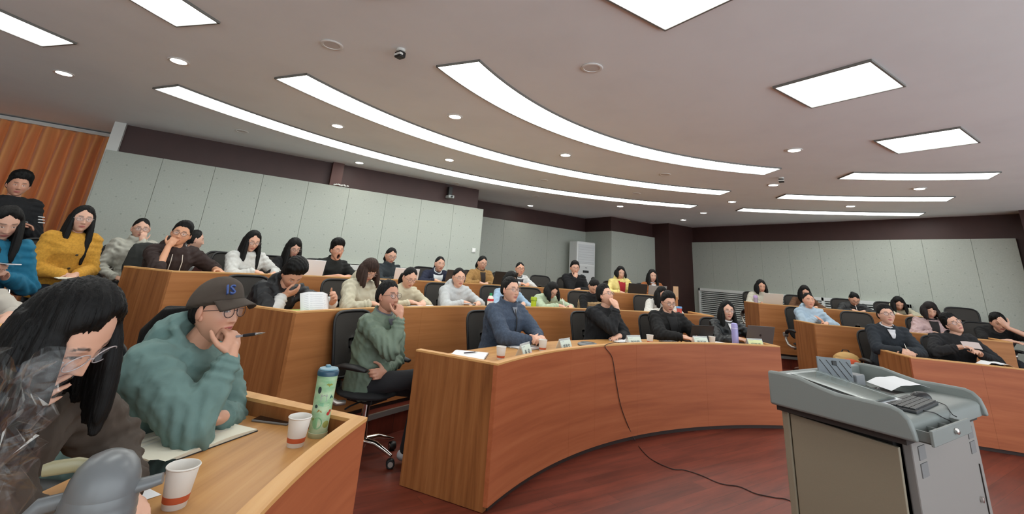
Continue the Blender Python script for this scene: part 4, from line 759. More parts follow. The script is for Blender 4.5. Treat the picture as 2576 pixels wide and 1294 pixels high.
o=PEOPLE['fg2']; S,E,W_,sp_=o['arms'][1]

o=PEOPLE['yellow']
for t_ in (.34,.20): o['strip']('button',mat('button_dark',(60,50,34),.4),[t_-.010,t_-.005,t_+.005,t_+.010],[.005,.011,.011,.005],.018)
o=PEOPLE['white_ac']; o['strip']('zip',mat('zip_black',(24,24,26),.5),np.linspace(.12,.47,8),[.005]*8,.016)
o=PEOPLE['rr2_blue']; o['strip']('zip',mat('zip_black',(24,24,26),.5),np.linspace(.12,.40,7),[.004]*7,.014)

o=PEOPLE['blue']; o['strip']('zip',mat('zip_dark',(22,24,30),.5),np.linspace(.30,.50,7),[.006]*7,.012); o['strip']('shirt_placket',cloth((120,126,136)),np.linspace(.46,.515,4),[.008,.016,.026,.032],.010)
# chairs nobody sits on
for px_,r_,z_,l_ in (((1372,706),8.55,R3,'empty office chair at the recess wall, left of the young man in black'),((1275,700),8.62,R3,'empty office chair at the recess wall behind the varsity jacket'),((2172,812),6.42,R2,'empty office chair between the light blue and the pink jacket'),((2432,802),7.85,R3,'empty office chair on the highest right tier, above the leaning man'),((588,655),8.45,R3,'empty office chair against the wall between brown and white hoodies')):
    p=atr(px_,r_); chair(np.array([p[0],p[1],z_]),phi(p)+180,l_)
# dark coat hung over the chair of the man in brown
o=PEOPLE['r3_brownhood']; c=np.array([o['P'][0],o['P'][1],o['z0']])+o['F']*.03; t=thing('draped_coat','dark grey coat hung over the chair back of the man in brown','coat',c,rad(-o['facing']))
k=MB(); rings=[]
for z_,w_,d_ in ((.50,.23,.05),(.62,.255,.055),(.80,.27,.055),(.95,.26,.05),(1.03,.22,.04),(1.05,.15,.02)):
    m_=back_pt(0,z_); rings.append([np.array([w_*math.copysign(abs(math.cos(q))**.7,math.cos(q)),m_[1]+.02+d_*math.sin(q),z_]) for q in np.linspace(0,2*PI,20,endpoint=False)])
k.loft(rings); v,fc,nr=remesh(k,.012,3); v=ripple(v,nr,.016,26,9,.4); v=ripple(v,nr,.006,70,3,.4); mesh('coat_cloth',v,fc,cloth((40,42,40),'plain'),t,180)
# ================================================================== lectern
def lectern():
    X0,X1=-1.14,.01; base=np.array([-.565,2.05,0]); t=thing('lectern','grey multimedia lectern with open drawer and sunken screen in the right foreground','lectern',base)
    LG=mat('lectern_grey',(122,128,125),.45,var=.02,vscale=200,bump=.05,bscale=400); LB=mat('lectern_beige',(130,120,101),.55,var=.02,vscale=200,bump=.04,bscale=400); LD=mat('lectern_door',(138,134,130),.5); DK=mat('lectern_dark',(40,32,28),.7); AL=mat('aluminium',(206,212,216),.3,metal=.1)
    prof=[(2.36,.985),(2.30,.988),(2.20,.984),(2.11,.962),(2.03,.946),(1.92,.948),(1.81,.948),(1.775,.936),(1.748,.906),(1.735,.86),(1.73,.82),(2.36,.82)]
    for x0,x1 in ((X0,X0+.035),(X1-.035,X1)):
        m=MB(); n=len(prof); V=[(x,y,z) for x in (x0,x1) for y,z in prof]; m.add(V,[tuple(range(n)),tuple(range(2*n-1,n-1,-1))]+[(i,n+i,n+(i+1)%n,(i+1)%n) for i in range(n)]); m.build('side_cheek',LG,t,30,off=base,bev=.012,bseg=3)
    top=[(2.34,.885),(2.05,.885),(1.99,.895),(1.84,.897),(1.79,.896),(1.765,.888),(1.755,.874),(1.755,.82),(2.34,.82)]
    m=MB(); n=len(top); V=[(x,y,z) for x in (X0+.035,X1-.035) for y,z in top]; m.add(V,[tuple(range(n)),tuple(range(2*n-1,n-1,-1))]+[(i,n+i,n+(i+1)%n,(i+1)%n) for i in range(n)]); m.build('worktop',LG,t,40,off=base)
    MB().box(X0+.035,2.325,.82,X1-.035,2.36,.975).build('back_board',LG,t,0,off=base,bev=.008)
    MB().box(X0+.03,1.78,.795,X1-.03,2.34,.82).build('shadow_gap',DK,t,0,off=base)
    # sunken screen under glass, sloping towards the speaker
    def slab(name,m_,x0,x1,y0,z0,y1,z1,th,par=t):
        k=MB(); k.add([(x0,y0,z0),(x1,y0,z0),(x1,y1,z1),(x0,y1,z1),(x0,y0,z0+th),(x1,y0,z0+th),(x1,y1,z1+th),(x0,y1,z1+th)],[(3,2,1,0),(4,5,6,7),(0,1,5,4),(1,2,6,5),(2,3,7,6),(3,0,4,7)]); return k.build(name,m_,par,0,off=base)
    fr=slab('screen_frame',AL,-1.085,-.70,1.885,.905,2.315,.965,.010)
    slab('screen_well',mat('screen_well',(70,72,70),.6),-1.055,-.735,1.915,.9225,2.285,.9745,.001,fr)
    slab('glass',mat('glass_pane',(150,165,160),.05,alpha=.35,coat=.5),-1.057,-.733,1.91,.930,2.29,.983,.003,fr)
    slab('screen_bezel',mat('monitor_face',(112,108,98),.4),-1.04,-.75,1.93,.9275,2.22,.9683,.001,fr)
    # lid of the cable box, propped open, with diagonal grooves
    M=Matrix.Translation((-.60,2.24,.885))@Matrix.Rotation(rad(-48),4,'Z')@Matrix.Rotation(rad(-4),4,'X')
    lid=MB().box(-.09,-.006,.0,.09,.006,.165,M).build('socket_lid',mat('lid_blue_grey',(112,119,124),.5),t,0,off=base,bev=.003)
    for i in range(5):
        k=MB(); x=-.075+i*.035; k.tube([tuple(M@Vector((x,-.0075,.15))),tuple(M@Vector((min(x+.09,.085),-.0075,.15-.13*min(1,(.085-x)/.09))))],.0016,5); k.build('groove',DK,lid,0,off=base)
    MB().box(-.012,-.012,.125,.014,-.005,.15,M).build('latch',M_BLK,lid,0,off=base,bev=.003)
    MB().box(-.50,2.17,.885,-.38,2.32,.965).build('cable_box',mat('box_grey',(116,119,122),.5),t,0,off=base,bev=.008)
    # drawer
    MB().box(-.60,2.02,.884,-.22,2.17,.888).build('recess_shade',DK,t,0,off=base)  # flat dark slab: the shade of the cable recess put in as colour
    dr=MB().box(-1.095,1.685,.812,-.55,1.698,.874).build('drawer',LG,t,0,off=base,bev=.003)
    k=MB(); k.box(-1.075,1.698,.818,-1.065,1.80,.862); k.box(-.58,1.698,.818,-.57,1.80,.862); k.box(-1.075,1.698,.815,-.57,1.80,.820); k.box(-.92,1.698,.818,-.914,1.79,.858); k.box(-.76,1.698,.818,-.754,1.79,.858); k.build('drawer_tray',LG,dr,0,off=base)
    MB().lathe([(0,0),(.013,0),(.013,.012),(.008,.016),(0,.016)],14,Matrix.Translation((-.80,1.685,.846))@Matrix.Rotation(rad(90),4,'X')).build('drawer_lock',M_CHROME,dr,40,off=base)
    # cabinet below
    m=MB(); V=[(-1.075,2.335,.0),(-1.075,2.335,.80),(-1.075,2.315,.80),(-1.075,2.315,0)]
    MB().box(-1.075,2.30,.0,-1.045,2.335,.80).build('corner_post',LB,t,0,off=base,bev=.006)
    k=MB(); k.add([(-1.068,2.295,.02),(-1.068,1.84,.02),(-1.068,1.828,.767),(-1.068,2.295,.785),(-1.045,2.295,.02),(-1.045,1.84,.02),(-1.045,1.828,.767),(-1.045,2.295,.785)],[(0,1,2,3),(7,6,5,4),(0,4,5,1),(1,5,6,2),(2,6,7,3),(3,7,4,0)]); k.build('side_panel',LB,t,0,off=base,bev=.003)
    MB().box(-1.03,1.86,.02,-.06,2.33,.80).build('cabinet_core',M_BLK,t,0,off=base)
    k=MB(); k.add([(-.99,1.80,.0),(.02,1.80,.0),(-.01,1.80,.80),(-.99,1.80,.80),(-.99,1.84,.0),(.02,1.84,.0),(-.01,1.84,.80),(-.99,1.84,.80)],[(0,1,2,3),(7,6,5,4),(0,4,5,1),(1,5,6,2),(2,6,7,3),(3,7,4,0)]); d=k.build('door',LD,t,0,off=base,bev=.006)
    for x in (-.93,-.16):
        for z in (.735,.665): MB().box(x,1.796,z-.028,x+.085,1.801,z+.028).build('vent',mat('vent_grey',(118,118,118),.6),d,0,off=base)
    MB().lathe([(0,0),(.014,0),(.014,.012),(0,.016)],14,Matrix.Translation((-.16,1.80,.43))@Matrix.Rotation(rad(90),4,'X')).build('door_lock',M_CHROME,d,40,off=base)
    MB().box(-.075,1.795,.30,-.068,1.801,.58).build('door_seam',DK,d,0,off=base)
lectern()
# things lying on the lectern
def keyboard():
    c=np.array([-.70,1.868,.897]); t=thing('keyboard','black computer keyboard lying on the lectern','keyboard',c,rad(4)); KB=mat('keyboard_black',(46,48,50),.5); KK=mat('key_dark',(34,36,38),.45)
    MB().box(-.215,-.07,0,.215,.07,.014).build('case',KB,t,0,bev=.005)
    for r in range(5):
        k=15 if r else 14
        for i in range(k): MB().box(-.205+i*.41/k+.0015,-.062+r*.0245,.014,-.205+(i+1)*.41/k-.0015,-.062+r*.0245+.0215,.021).build('key',KK,t,0)
keyboard()
c=np.array([-.43,1.90,.896]); t=thing('computer_mouse','black computer mouse beside the keyboard on the lectern','mouse',c,rad(70)); k=MB(); k.ell((0,0,.008),(.036,.064,.034),n=14); v,f,_=remesh(k,.004,2); v[:,2]=np.maximum(v[:,2],0); mesh('shell',v,f,M_BLK,t,180); MB().lathe([(0,-.004),(.008,-.004),(.008,.004),(0,.004)],12,Matrix.Translation((0,.032,.030))@Matrix.Rotation(rad(90),4,'Y')).build('wheel',M_GREY,t,40)
def cord(name,label,pts,r,m,cat='cable'):
    P=[np.asarray(p,float) for p in pts]; out=[]
    for i in range(len(P)-1):
        p0,p1,p2,p3=P[max(i-1,0)],P[i],P[i+1],P[min(i+2,len(P)-1)]
        for q in np.linspace(0,1,6,endpoint=False): out.append(.5*((2*p1)+(-p0+p2)*q+(2*p0-5*p1+4*p2-p3)*q*q+(-p0+3*p1-3*p2+p3)*q**3))
    out.append(P[-1]); b=P[0].copy(); o=MB().tube(out,r,6).build(name,m,None,180,off=b); o.location=tuple(b); return tag(o,label,cat)
cord('keyboard_cable','thin black cable hanging from the keyboard over the lectern edge',[(-.78,1.80,.905),(-.80,1.785,.902),(-.74,1.765,.894),(-.70,1.748,.875),(-.69,1.72,.865)],.0025,M_BLK)
cord('mouse_cable','thin black cable curving from the mouse towards the drawer',[(-.43,1.835,.903),(-.47,1.79,.900),(-.52,1.768,.893),(-.55,1.748,.875),(-.56,1.73,.87)],.0022,M_BLK)
M_PAPER=mat('paper_white',(226,228,230),.8,var=.015,vscale=3); M_PAPER2=mat('paper_cream',(218,214,196),.8,var=.02,vscale=3); M_INK=mat('ink_grey',(192,194,200),.8); M_DARKBOARD=mat('book_cover',(34,34,38),.5)
def sheet(name,label,c,rz,w,h,m=None,curl=.01,tilt=(0,0),lines=0,cat='paper',n=8,th=.0008,par=None):
    t=thing(name,label,cat,c,rz); V=[];Fc=[]; T=Matrix.Rotation(rad(tilt[0]),3,'X')@Matrix.Rotation(rad(tilt[1]),3,'Y')
    for s_ in (0,th):
        for i in range(n+1):
            for j in range(2):
                x=-w/2+w*i/n; z=curl*math.sin(PI*i/n)+curl*.4*math.sin(2*PI*i/n)**2+s_; V.append(tuple(T@Vector((x,(-h/2,h/2)[j],z))))
    N=2*(n+1)
    for i in range(n): a=2*i; Fc+=[(a+1,a+3,a+2,a),(N+a,N+a+2,N+a+3,N+a+1),(a,a+2,N+a+2,N+a),(N+a+1,N+a+3,a+3,a+1)]
    Fc+=[(0,N,N+1,1),(2*n,2*n+1,N+2*n+1,N+2*n)]
    mesh('page',V,Fc,m or M_PAPER,t,60)
    for i in range(lines):
        k=MB(); y=h/2-h*(.14+.74*i/max(1,lines-1)); x1=w*(.38-.1*((i*37)%5)/5); k.add([tuple(T@Vector((q,y+s_,curl*math.sin(PI*(q+w/2)/w)+curl*.4*math.sin(2*PI*(q+w/2)/w)**2+th+.0007))) for q in np.linspace(-w*.42,x1,7) for s_ in (-.0013,.0013)],[(2*q,2*q+2,2*q+3,2*q+1) for q in range(6)]); k.build('writing',M_INK,t,0)
    return t
def open_book(label,c,rz,w=.30,h=.21,th=.012,m=None,cover=None,lines=6,tilt=0.,cat='notebook',name='open_notebook'):
    t=thing(name,label,cat,c,rz); n=8; m=m or M_PAPER2
    MB().box(-w/2-.004,-h/2-.003,0,w/2+.004,h/2+.003,.003).build('cover',cover or M_DARKBOARD,t,0,bev=.001)
    for sx in (-1,1):
        V=[];N=n+1
        for j in (-h/2,h/2):
            for i in range(N):
                q=i/n; V.append((sx*w/2*q,j,.003))
            for i in range(N):
                q=i/n; V.append((sx*w/2*q,j,.0035+th*(.35+.65*math.sin(PI*min(1,.15+q*.75)))*(1-.35*q)))
        Fc=[]
        for i in range(n): Fc+=[(i,i+1,2*N+i+1,2*N+i),(N+i,3*N+i,3*N+i+1,N+i+1),(i,N+i,N+i+1,i+1),(2*N+i,2*N+i+1,3*N+i+1,3*N+i)]
        Fc+=[(n,N+n,3*N+n,2*N+n),(0,2*N,3*N,N)]
        if sx<0: Fc=[tuple(reversed(q)) for q in Fc]
        mesh('pages',V,Fc,m,t,50)
        for i in range(lines if sx>0 else max(0,lines-3)):
            y=h/2-h*(.15+.7*i/max(1,lines)); k=MB(); xs=[sx*w/2*q for q in np.linspace(.18,.9-.2*((i*31)%4)/4,6)]; zz=[.0046+th*(.35+.65*math.sin(PI*min(1,.15+q*.75)))*(1-.35*q) for q in np.linspace(.18,.9-.2*((i*31)%4)/4,6)]
            k.add([(x,y+s_,z) for x,z in zip(xs,zz) for s_ in (-.0012,.0012)],[(2*q,2*q+2,2*q+3,2*q+1) for q in range(5)]); k.build('writing',M_INK,t,0)
    return t
sheet('lectern_paper','white sheets of paper lying on the far part of the lectern',(-.17,2.08,.915),rad(-20),.30,.15,curl=.02,tilt=(6,-4),lines=0)
cord('loose_cables','bunch of black cables in the lectern behind the paper',[(-.45+.05*math.sin(i*2.4),2.10+.03*math.cos(i*1.7)+.004*i,.892+.02*abs(math.sin(i*1.1))) for i in range(12)],.006,M_BLK)
# ------------------------------------------------------------------ cups, bottles, cards
M_CUP=mat('paper_cup',(222,217,210),.6); M_BAND=mat('orange_band',(196,92,56),.6)
def cup(label,c,logo=False,s=1.,tilt=0,seam=True):
    t=thing('paper_cup',label,'cup',c,0,'white paper cups'); t.scale=(s,s,s)
    b=MB().lathe([(0,.002),(.027,0),(.0275,.002),(.0375,.088),(.0392,.089),(.0395,.092),(.0378,.0925),(.0365,.0895),(.0265,.006),(0,.006)],28).build('cup_wall',M_CUP,t,40)
    MB().lathe([(.0292,.014),(.0296,.0142),(.0313,.029),(.0309,.0292)],28).build('orange_stripe',M_BAND,t,40)
    if logo: MB().lathe([(0,0),(.0065,0),(.0065,.0012),(0,.0012)],14,Matrix.Rotation(rad(205),4,'Z')@Matrix.Translation((0,.0345,.056))@Matrix.Rotation(rad(-97),4,'X')).build('round_logo',mat('logo_olive',(120,124,90),.7),t,40)
    MB().lathe([(.0372,.0905),(.0385,.0880),(.0402,.0905),(.0385,.0932),(.0372,.0905)],28).build('rolled_rim',M_CUP,t,180)
    return t
def P_(px,z): return atz(px,z)
cup('white paper cup with orange stripe nearest the grey thermos',P_((437,1275),TOP),seam=True)
cup('white paper cup with orange stripe beside the green tumbler',P_((742,1122),TOP))
cup('white paper cup at the left corner of the front desk',pol(4.42,-24.2,TOP)); cup('white paper cup before the man in the blue-grey sweater',pol(4.46,-15.6,TOP))
cup('white paper cup with round logo before the man looking up',pol(4.5,5.7,TOP),True); cup('white paper cup with round logo before the woman in leather',pol(4.5,17.2,TOP),True)
def tumbler():
    c=P_((798,1097),TOP); t=thing('tumbler','pale green insulated tumbler with picture print and dark teal lid','tumbler',c)
    bm=mat('tumbler_print',(196,214,180),.35,var=0,col2=(120,170,128),vscale=13,stretch=(1,1,2.2)); 
    n,l=nt(bm)
    MB().lathe([(0,.0),(.030,0),(.0325,.004),(.0335,.02),(.0375,.205),(.0375,.208),(0,.208)],32).build('body',bm,t,40)
    MB().lathe([(.0345,.0),(.0352,.001),(.0355,.016),(.0345,.017)],32).build('base_ring',mat('tumbler_base',(176,184,148),.4),t,40)
    lid=MB().lathe([(0,.207),(.0395,.207),(.040,.218),(.0385,.224),(.036,.226),(0,.227)],32).build('lid',mat('teal_lid',(38,72,92),.35),t,40)
    MB().lathe([(0,.2272),(.036,.2272),(.034,.231),(0,.2325)],28).build('lid_top',mat('lid_top_blue',(112,150,166),.35),lid,40); MB().box(-.008,.008,.2315,.010,.028,.2385).build('sip_tab',mat('sip_tab',(96,134,150),.35),lid,0,bev=.003)
    def blob(name,az,z,w,h,col,shape):
        m=MB(); V=[]
        for x,y in shape: a=rad(az)+x*w/.037; r=.0335+(z+y*h-.02)/.185*.004+.0006; V.append((r*math.sin(a),r*math.cos(a),z+y*h))
        m.add(V,[tuple(range(len(V)))]); o=m.build(name,mat('print_%d_%d_%d'%col,col,.5),t,0); s=o.modifiers.new('s','SOLIDIFY'); s.thickness=.0005
    oval=[(math.cos(q),math.sin(q)) for q in np.linspace(0,2*PI,14,endpoint=False)]; leaf=[(-1,0),(-.5,.5),(0,.3),(.3,.6),(1,.1),(.4,-.1),(0,-.6),(-.3,-.2)]; hill=[(-1,-.5),(-.6,.3),(-.2,.1),(.2,.8),(.6,.2),(1,-.5)]; house=[(-1,-1),(-1,.2),(-1.2,.3),(-.8,.9),(-.6,.4),(0,.6),(.6,.4),(.8,.9),(1.2,.3),(1,.2),(1,-1)]
    A=180
    blob('print_plant',A-6,.178,.013,.010,(134,138,56),leaf); blob('print_temple',A+14,.136,.011,.014,(150,158,150),house); blob('print_hill',A-32,.136,.008,.010,(40,92,84),hill); blob('print_rock',A+28,.090,.010,.009,(150,112,58),hill); blob('print_cherry',A-30,.080,.008,.006,(176,50,46),oval); blob('print_cherry',A-40,.088,.006,.005,(176,50,46),oval)
    blob('print_dish',A-26,.045,.014,.012,(150,156,84),oval); blob('print_panda',A+46,.160,.007,.012,(34,44,44),oval); blob('print_field',A+4,.112,.026,.006,(126,176,140),oval); blob('print_field',A+30,.050,.020,.020,(126,176,130),oval); blob('print_seal',A+52,.105,.006,.006,(40,60,56),oval); blob('print_leaf',A+60,.06,.006,.012,(116,128,50),leaf)
tumbler()
def phone(label,c,rz,case=(36,36,40),screen=True):
    t=thing('smartphone',label,'phone',c,rz); MB().box(-.037,-.076,0,.037,.076,.008).build('case',mat('phone_%d_%d_%d'%case,case,.35),t,0,bev=.0035,bseg=3)
    MB().box(-.034,-.072,.008,.034,.072,.0088).build('screen',mat('phone_glass',(14,15,18),.06),t,0)
phone('black smartphone lying on the foreground desk by the hoodie sleeve',P_((690,1060),TOP),rad(50),(120,118,116))
phone('dark smartphone beside the nearest paper cup',P_((385,1190),TOP),rad(-15),(40,20,22))
open_book('open notebook with handwriting under the green hoodie elbow',P_((470,1108),TOP),rad(38),w=.36,h=.25,th=.012)
sheet('paper_slip','white paper slip under the grey thermos spout',P_((335,1255),TOP),rad(30),.10,.07,curl=.001)
def thermos():
    c=np.array([*atd((262,1220),1.15)[:2],TOP]); t=thing('thermos_jug','grey vacuum jug with blue body at the bottom left corner','thermos',c,rad(-8)); t.scale=(.78,.78,.80)
    G1=mat('jug_grey',(106,109,111),.34); BL=mat('jug_blue',(28,92,150),.3)
    MB().lathe([(0,0),(.066,0),(.07,.006),(.07,.225),(0,.225)],36).build('body',BL,t,40)
    MB().lathe([(0,.222),(.071,.222),(.073,.228),(.073,.238),(.071,.242),(.072,.248),(.071,.258),(.069,.262),(.070,.268),(.066,.285),(0,.285)],36).build('collar',G1,t,40)
    MB().lathe([(0,.283),(.066,.283),(.066,.292),(.063,.312),(.055,.333),(.040,.350),(.020,.359),(0,.361)],36).build('lid',G1,t,60)
    MB().tube([(.05,0,.285),(.085,0,.292),(.108,0,.298)],[.020,.017,.015],10,sq=(1.1,.7)).build('spout',G1,t,60)
    MB().tube([(-.055,0,.275),(-.10,0,.268),(-.125,0,.235),(-.130,0,.17),(-.118,0,.11),(-.07,0,.07)],[.013,.014,.014,.013,.013,.013],10,sq=(.8,1.2)).build('handle',G1,t,60)
    MB().tube([(-.03,.0,.33),(-.06,0,.338),(-.10,0,.335),(-.115,0,.332)],[.012,.011,.011,.009],10,sq=(.6,1.3)).build('thumb_lever',mat('lever_olive',(140,134,104),.4),t,60)
thermos()
def plastic_bag():
    c=np.array([*atd((45,1080),.80)[:2],TOP]); t=thing('plastic_wrapper','crinkled clear plastic wrapper standing at the left edge','plastic wrapper',c)
    n=60;m=44;V=[];g=np.random.RandomState(3); ph=g.rand(14)*6; K=g.randn(14,2)*np.array([6,22])
    for i in range(m):
        z=i/(m-1); w=.022+.042*z**1.5*(1.0 if z<.9 else .98)
        for j in range(n):
            a=2*PI*j/n; r=1+.0*z; d=sum((1-2*abs(math.sin(K[q,0]*a/2+K[q,1]*z+ph[q])))*.006 for q in range(14))*(.4+.8*z); x=(w+d)*math.cos(a)*1.0; y=(w*.55+d*.8)*math.sin(a)
            V.append((x-.02*z,y,.003+z*(.50+.012*math.cos(2*a+1))))
    Fc=[(i*n+j,i*n+(j+1)%n,(i+1)*n+(j+1)%n,(i+1)*n+j) for i in range(m-1) for j in range(n)]
    mm=bpy.data.materials.new('clear_plastic'); mm.use_nodes=True; nn,l=nt(mm); nn.remove(nn['Principled BSDF']); tr=nn.new('ShaderNodeBsdfTransparent'); gl=nn.new('ShaderNodeBsdfGlossy'); gl.inputs[1].default_value=.10; gl.inputs[0].default_value=(.75,.75,.75,1); mx=nn.new('ShaderNodeMixShader'); lw=nn.new('ShaderNodeLayerWeight'); lw.inputs[0].default_value=.18
    mp=nn.new('ShaderNodeMapRange'); mp.inputs[3].default_value=.012; mp.inputs[4].default_value=.42; l.new(lw.outputs['Facing'],mp.inputs[0]); l.new(mp.outputs[0],mx.inputs[0]); l.new(tr.outputs[0],mx.inputs[1]); l.new(gl.outputs[0],mx.inputs[2]); l.new(mx.outputs[0],nn['Material Output'].inputs[0])
    mesh('film',V,Fc,mm,t,0)
plastic_bag()
# name cards: folded clear stands with a printed slip; the letters that can be read
M_ACR=mat('acrylic',(225,232,234),.08,alpha=.42,coat=.3); M_SLIP=mat('card_slip',(214,226,214),.6); M_SLIPY=mat('card_slip_yellow',(214,222,168),.6); M_PINK=mat('card_pink',(222,196,204),.6); M_CARDINK=mat('card_ink',(60,66,74),.7)
def name_card(label,ph,r,txt,slip,rot=0.):
    c=pol(r,ph,TOP); t=thing('name_card',label,'name card',c,rad(-ph+rot),'name cards on the front desk'); w,h,d=.10,.105,.042
    a=math.atan2(d,h); 
    for s in (-1,1):
        M=Matrix.Translation((0,s*d,0))@Matrix.Rotation(s*a,4,'X'); L=math.hypot(h,d)
        MB().box(-w,-.0012,0,w,.0012,L,M).build('acrylic_leaf',M_ACR,t,0)
        if s<0:
            M2=Matrix.Translation((0,s*d-.0022,.002))@Matrix.Rotation(s*a,4,'X'); sl=MB().box(-w*.93,-.0006,.004,w*.93,.0006,L-.014,M2).build('printed_slip',slip,t,0)
            MB().box(w*.35,-.0009,.006,w*.9,.0007,.04,M2).build('pink_corner',M_PINK,sl,0)
            T=M2@Matrix.Translation((0,-.0016,.042))@Matrix.Rotation(rad(90),4,'X'); text('lettering',txt,.044,M_CARDINK,sl,T,.0003)
            T=M2@Matrix.Translation((-w*.55,-.0016,.088))@Matrix.Rotation(rad(90),4,'X'); text('small_print','WWWWWWW',.008,M_INK,sl,T,.0002)
    MB().tube([(-w,0,h),(w,0,h)],.004,8).build('ridge',M_ACR,t,60)
name_card('name card with two characters at the left corner of the front desk',-21.0,4.36,'张  宏',M_SLIP,12); name_card('name card beside the cup of the man in blue-grey',-13.2,4.36,'龚直文',M_SLIP,8); name_card('name card before the man looking up',.6,4.36,'刘立程',M_SLIP); name_card('name card before the typing man in black',13.4,4.36,'周亚维',M_SLIP); name_card('yellowish name card beside the lavender bottle',23.2,4.36,'冯晓春',M_SLIPY)
open_book('open white notebook with a dark pen at the left end of the front desk',np.array([*P_((1180,897),TOP)[:2],TOP]),rad(52),w=.36,h=.26,th=.016,m=M_PAPER,lines=2)
def pen(label,a,b,col,grip=None,r=.0042):
    a=np.asarray(a,float);b=np.asarray(b,float); t=thing('pen',label,'pen',a); d=nrm(b-a); L=np.linalg.norm(b-a)
    MB().tube([a,a+d*L*.78],r,8).build('barrel',mat('pen_%d_%d_%d'%col,col,.3),t,60,off=a); MB().tube([a+d*L*.78,a+d*L*.9,b],[r,r*.8,r*.2],8).build('tip',M_CHROME,t,60,off=a)
    if grip: MB().tube([a+d*L*.42,a+d*L*.74],r*1.25,8).build('grip',mat('pen_%d_%d_%d'%grip,grip,.6),t,60,off=a)
q=P_((1185,888),TOP+.024); pen('dark pen lying on the white notebook of the front desk',q+np.array([-.06,.0,0]),q+np.array([.08,.03,0]),(40,30,44))
open_book('closed-looking white pad under the clasped hands',np.array([*P_((1325,876),TOP)[:2],TOP]),rad(20),w=.26,h=.19,th=.02,m=M_PAPER,lines=0,cat='notebook')
sheet('white_folder','white rounded folder left of the clasped hands',np.array([*P_((1290,872),TOP)[:2],TOP+.002]),rad(10),.16,.12,curl=.006)
def puck():
    c=np.array([*P_((1478,869),TOP)[:2],TOP]); t=thing('conference_speakerphone','flat grey oval speakerphone on the front desk','speakerphone',c,rad(10)); t.scale=(1.25,1,1)
    MB().lathe([(0,0),(.085,0),(.092,.006),(.088,.016),(.070,.024),(.02,.028),(0,.028)],32).build('shell',mat('puck_grey',(112,116,118),.4),t,60); MB().lathe([(.040,.0262),(.066,.0246),(.066,.0258),(.040,.0275)],28).build('mesh_ring',mat('puck_dark',(64,66,68),.6),t,60); return c
pk=puck()
lipz=LIP+.003; a_=pol(4.176,phi(atr((1521,867),4.18)),0)
def onf(px): p=atr(px,4.172); return p
cord('speakerphone_cable','thin dark cable running from the speakerphone down the desk front to the lectern',[pk+np.array([.09,.02,.008]),pol(4.26,-3.2,TOP+.01),pol(4.235,-2.8,LIP+.002),onf((1523,869)),onf((1540,900)),onf((1550,960)),onf((1560,1015)),onf((1575,1060)),np.array([*onf((1597,1100))[:2],.004])]+[P_(q,.004) for q in ((1612,1130),(1640,1157),(1690,1180),(1720,1183),(1760,1195),(1812,1217),(1860,1225),(1900,1242),(1945,1252),(1998,1266))]+[np.array([-.30,2.42,.004])],.0035,mat('cable_brown',(52,34,30),.6))
open_book('open magazine with dark back page before the man looking up',pol(4.62,3.0,TOP),rad(-6),w=.34,h=.22,th=.018,m=M_PAPER,lines=0,cat='magazine')
cord('tangled_earphones','tangle of dark wires beside the paper cup on the front desk',[pol(4.55+.03*math.sin(i*2.1),8.6+.9*math.sin(i*1.3)+.15*i,TOP+.012+.012*abs(math.sin(i*1.7))) for i in range(14)],.006,mat('wire_grey',(70,72,74),.5),'cable')
phone('black phone lying on the front desk beside the typing hand',pol(4.56,11.4,TOP),rad(40))
open_book('white notebook before the woman in leather jacket',pol(4.6,19.2,TOP),rad(-20),w=.32,h=.2,th=.014,m=M_PAPER,lines=0)
def laptop(label,r,ph,z0,col,w=.32,h=.215,open_=108,rot=0.,sticker=None):
    c=pol(r,ph,z0+TOP); t=thing('laptop',label,'laptop',c,rad(-ph+rot),'laptops'); m=mat('laptop_%d_%d_%d'%col,col,.4,metal=0)
    MB().box(-w/2,0,0,w/2,h,.014).build('keyboard_base',m,t,0,bev=.004); MB().box(-w*.44,h*.42,.014,w*.44,h*.92,.0152).build('keys',M_BLK,t,0)
    M=Matrix.Translation((0,.004,.014))@Matrix.Rotation(rad(-(open_-90)+180)*0+rad(open_-90),4,'X'); s=MB().box(-w/2,-.006,0,w/2,0,h,M).build('screen_lid',m,t,0,bev=.003)
    MB().box(-w*.47,0,h*.05,w*.47,.0012,h*.96,M).build('display',mat('display_dark',(30,34,40),.15),s,0)
    if sticker: MB().lathe([(0,0),(.014,0),(.014,.001),(0,.001)],18,M@Matrix.Translation((0,-.006,h*.52))@Matrix.Rotation(rad(90),4,'X')).build('lid_mark',mat('mark_%d_%d_%d'%sticker,sticker,.3),s,40)
def lap_at(label,px,r,z0,*a,**k): laptop(label,r,phi(atr(px,r)),z0,*a,**k)
lap_at('black laptop of the typing man on the front desk',(1762,850),4.62,0,(26,24,24),h=.20)
lap_at('dark brown laptop with a mark on its lid at the right front desk end',(1908,848),4.60,0,(84,76,72),w=.36,h=.235,sticker=(30,26,26))
lap_at('white laptop with raised lid before the long haired woman in black',(775,668),7.42,R3,(236,238,242),w=.36,h=.235,open_=112,rot=-20)
lap_at('white laptop tilted back before the woman in the slate jacket',(1022,688),7.42,R3,(234,236,242),w=.34,h=.22,open_=118,rot=-24)
lap_at('dark laptop before the woman in the navy jacket',(1146,684),7.42,R3,(58,54,54),w=.34,h=.23,rot=-6); lap_at('wide black laptop before the woman in the camel coat',(1268,700),7.42,R3,(30,30,31),w=.46,h=.26,rot=4)
lap_at('black laptop before the woman in the yellow jacket',(1602,720),7.42,R3,(34,34,36),w=.36,h=.23,rot=-4); lap_at('grey laptop before the woman in the rust cardigan',(1652,732),7.42,R3,(140,138,136),w=.34,h=.22,rot=-4)
lap_at('silver laptop before the woman in white on the highest right desk',(1942,755),7.36,R3,(196,190,182),w=.36,h=.24,rot=10)
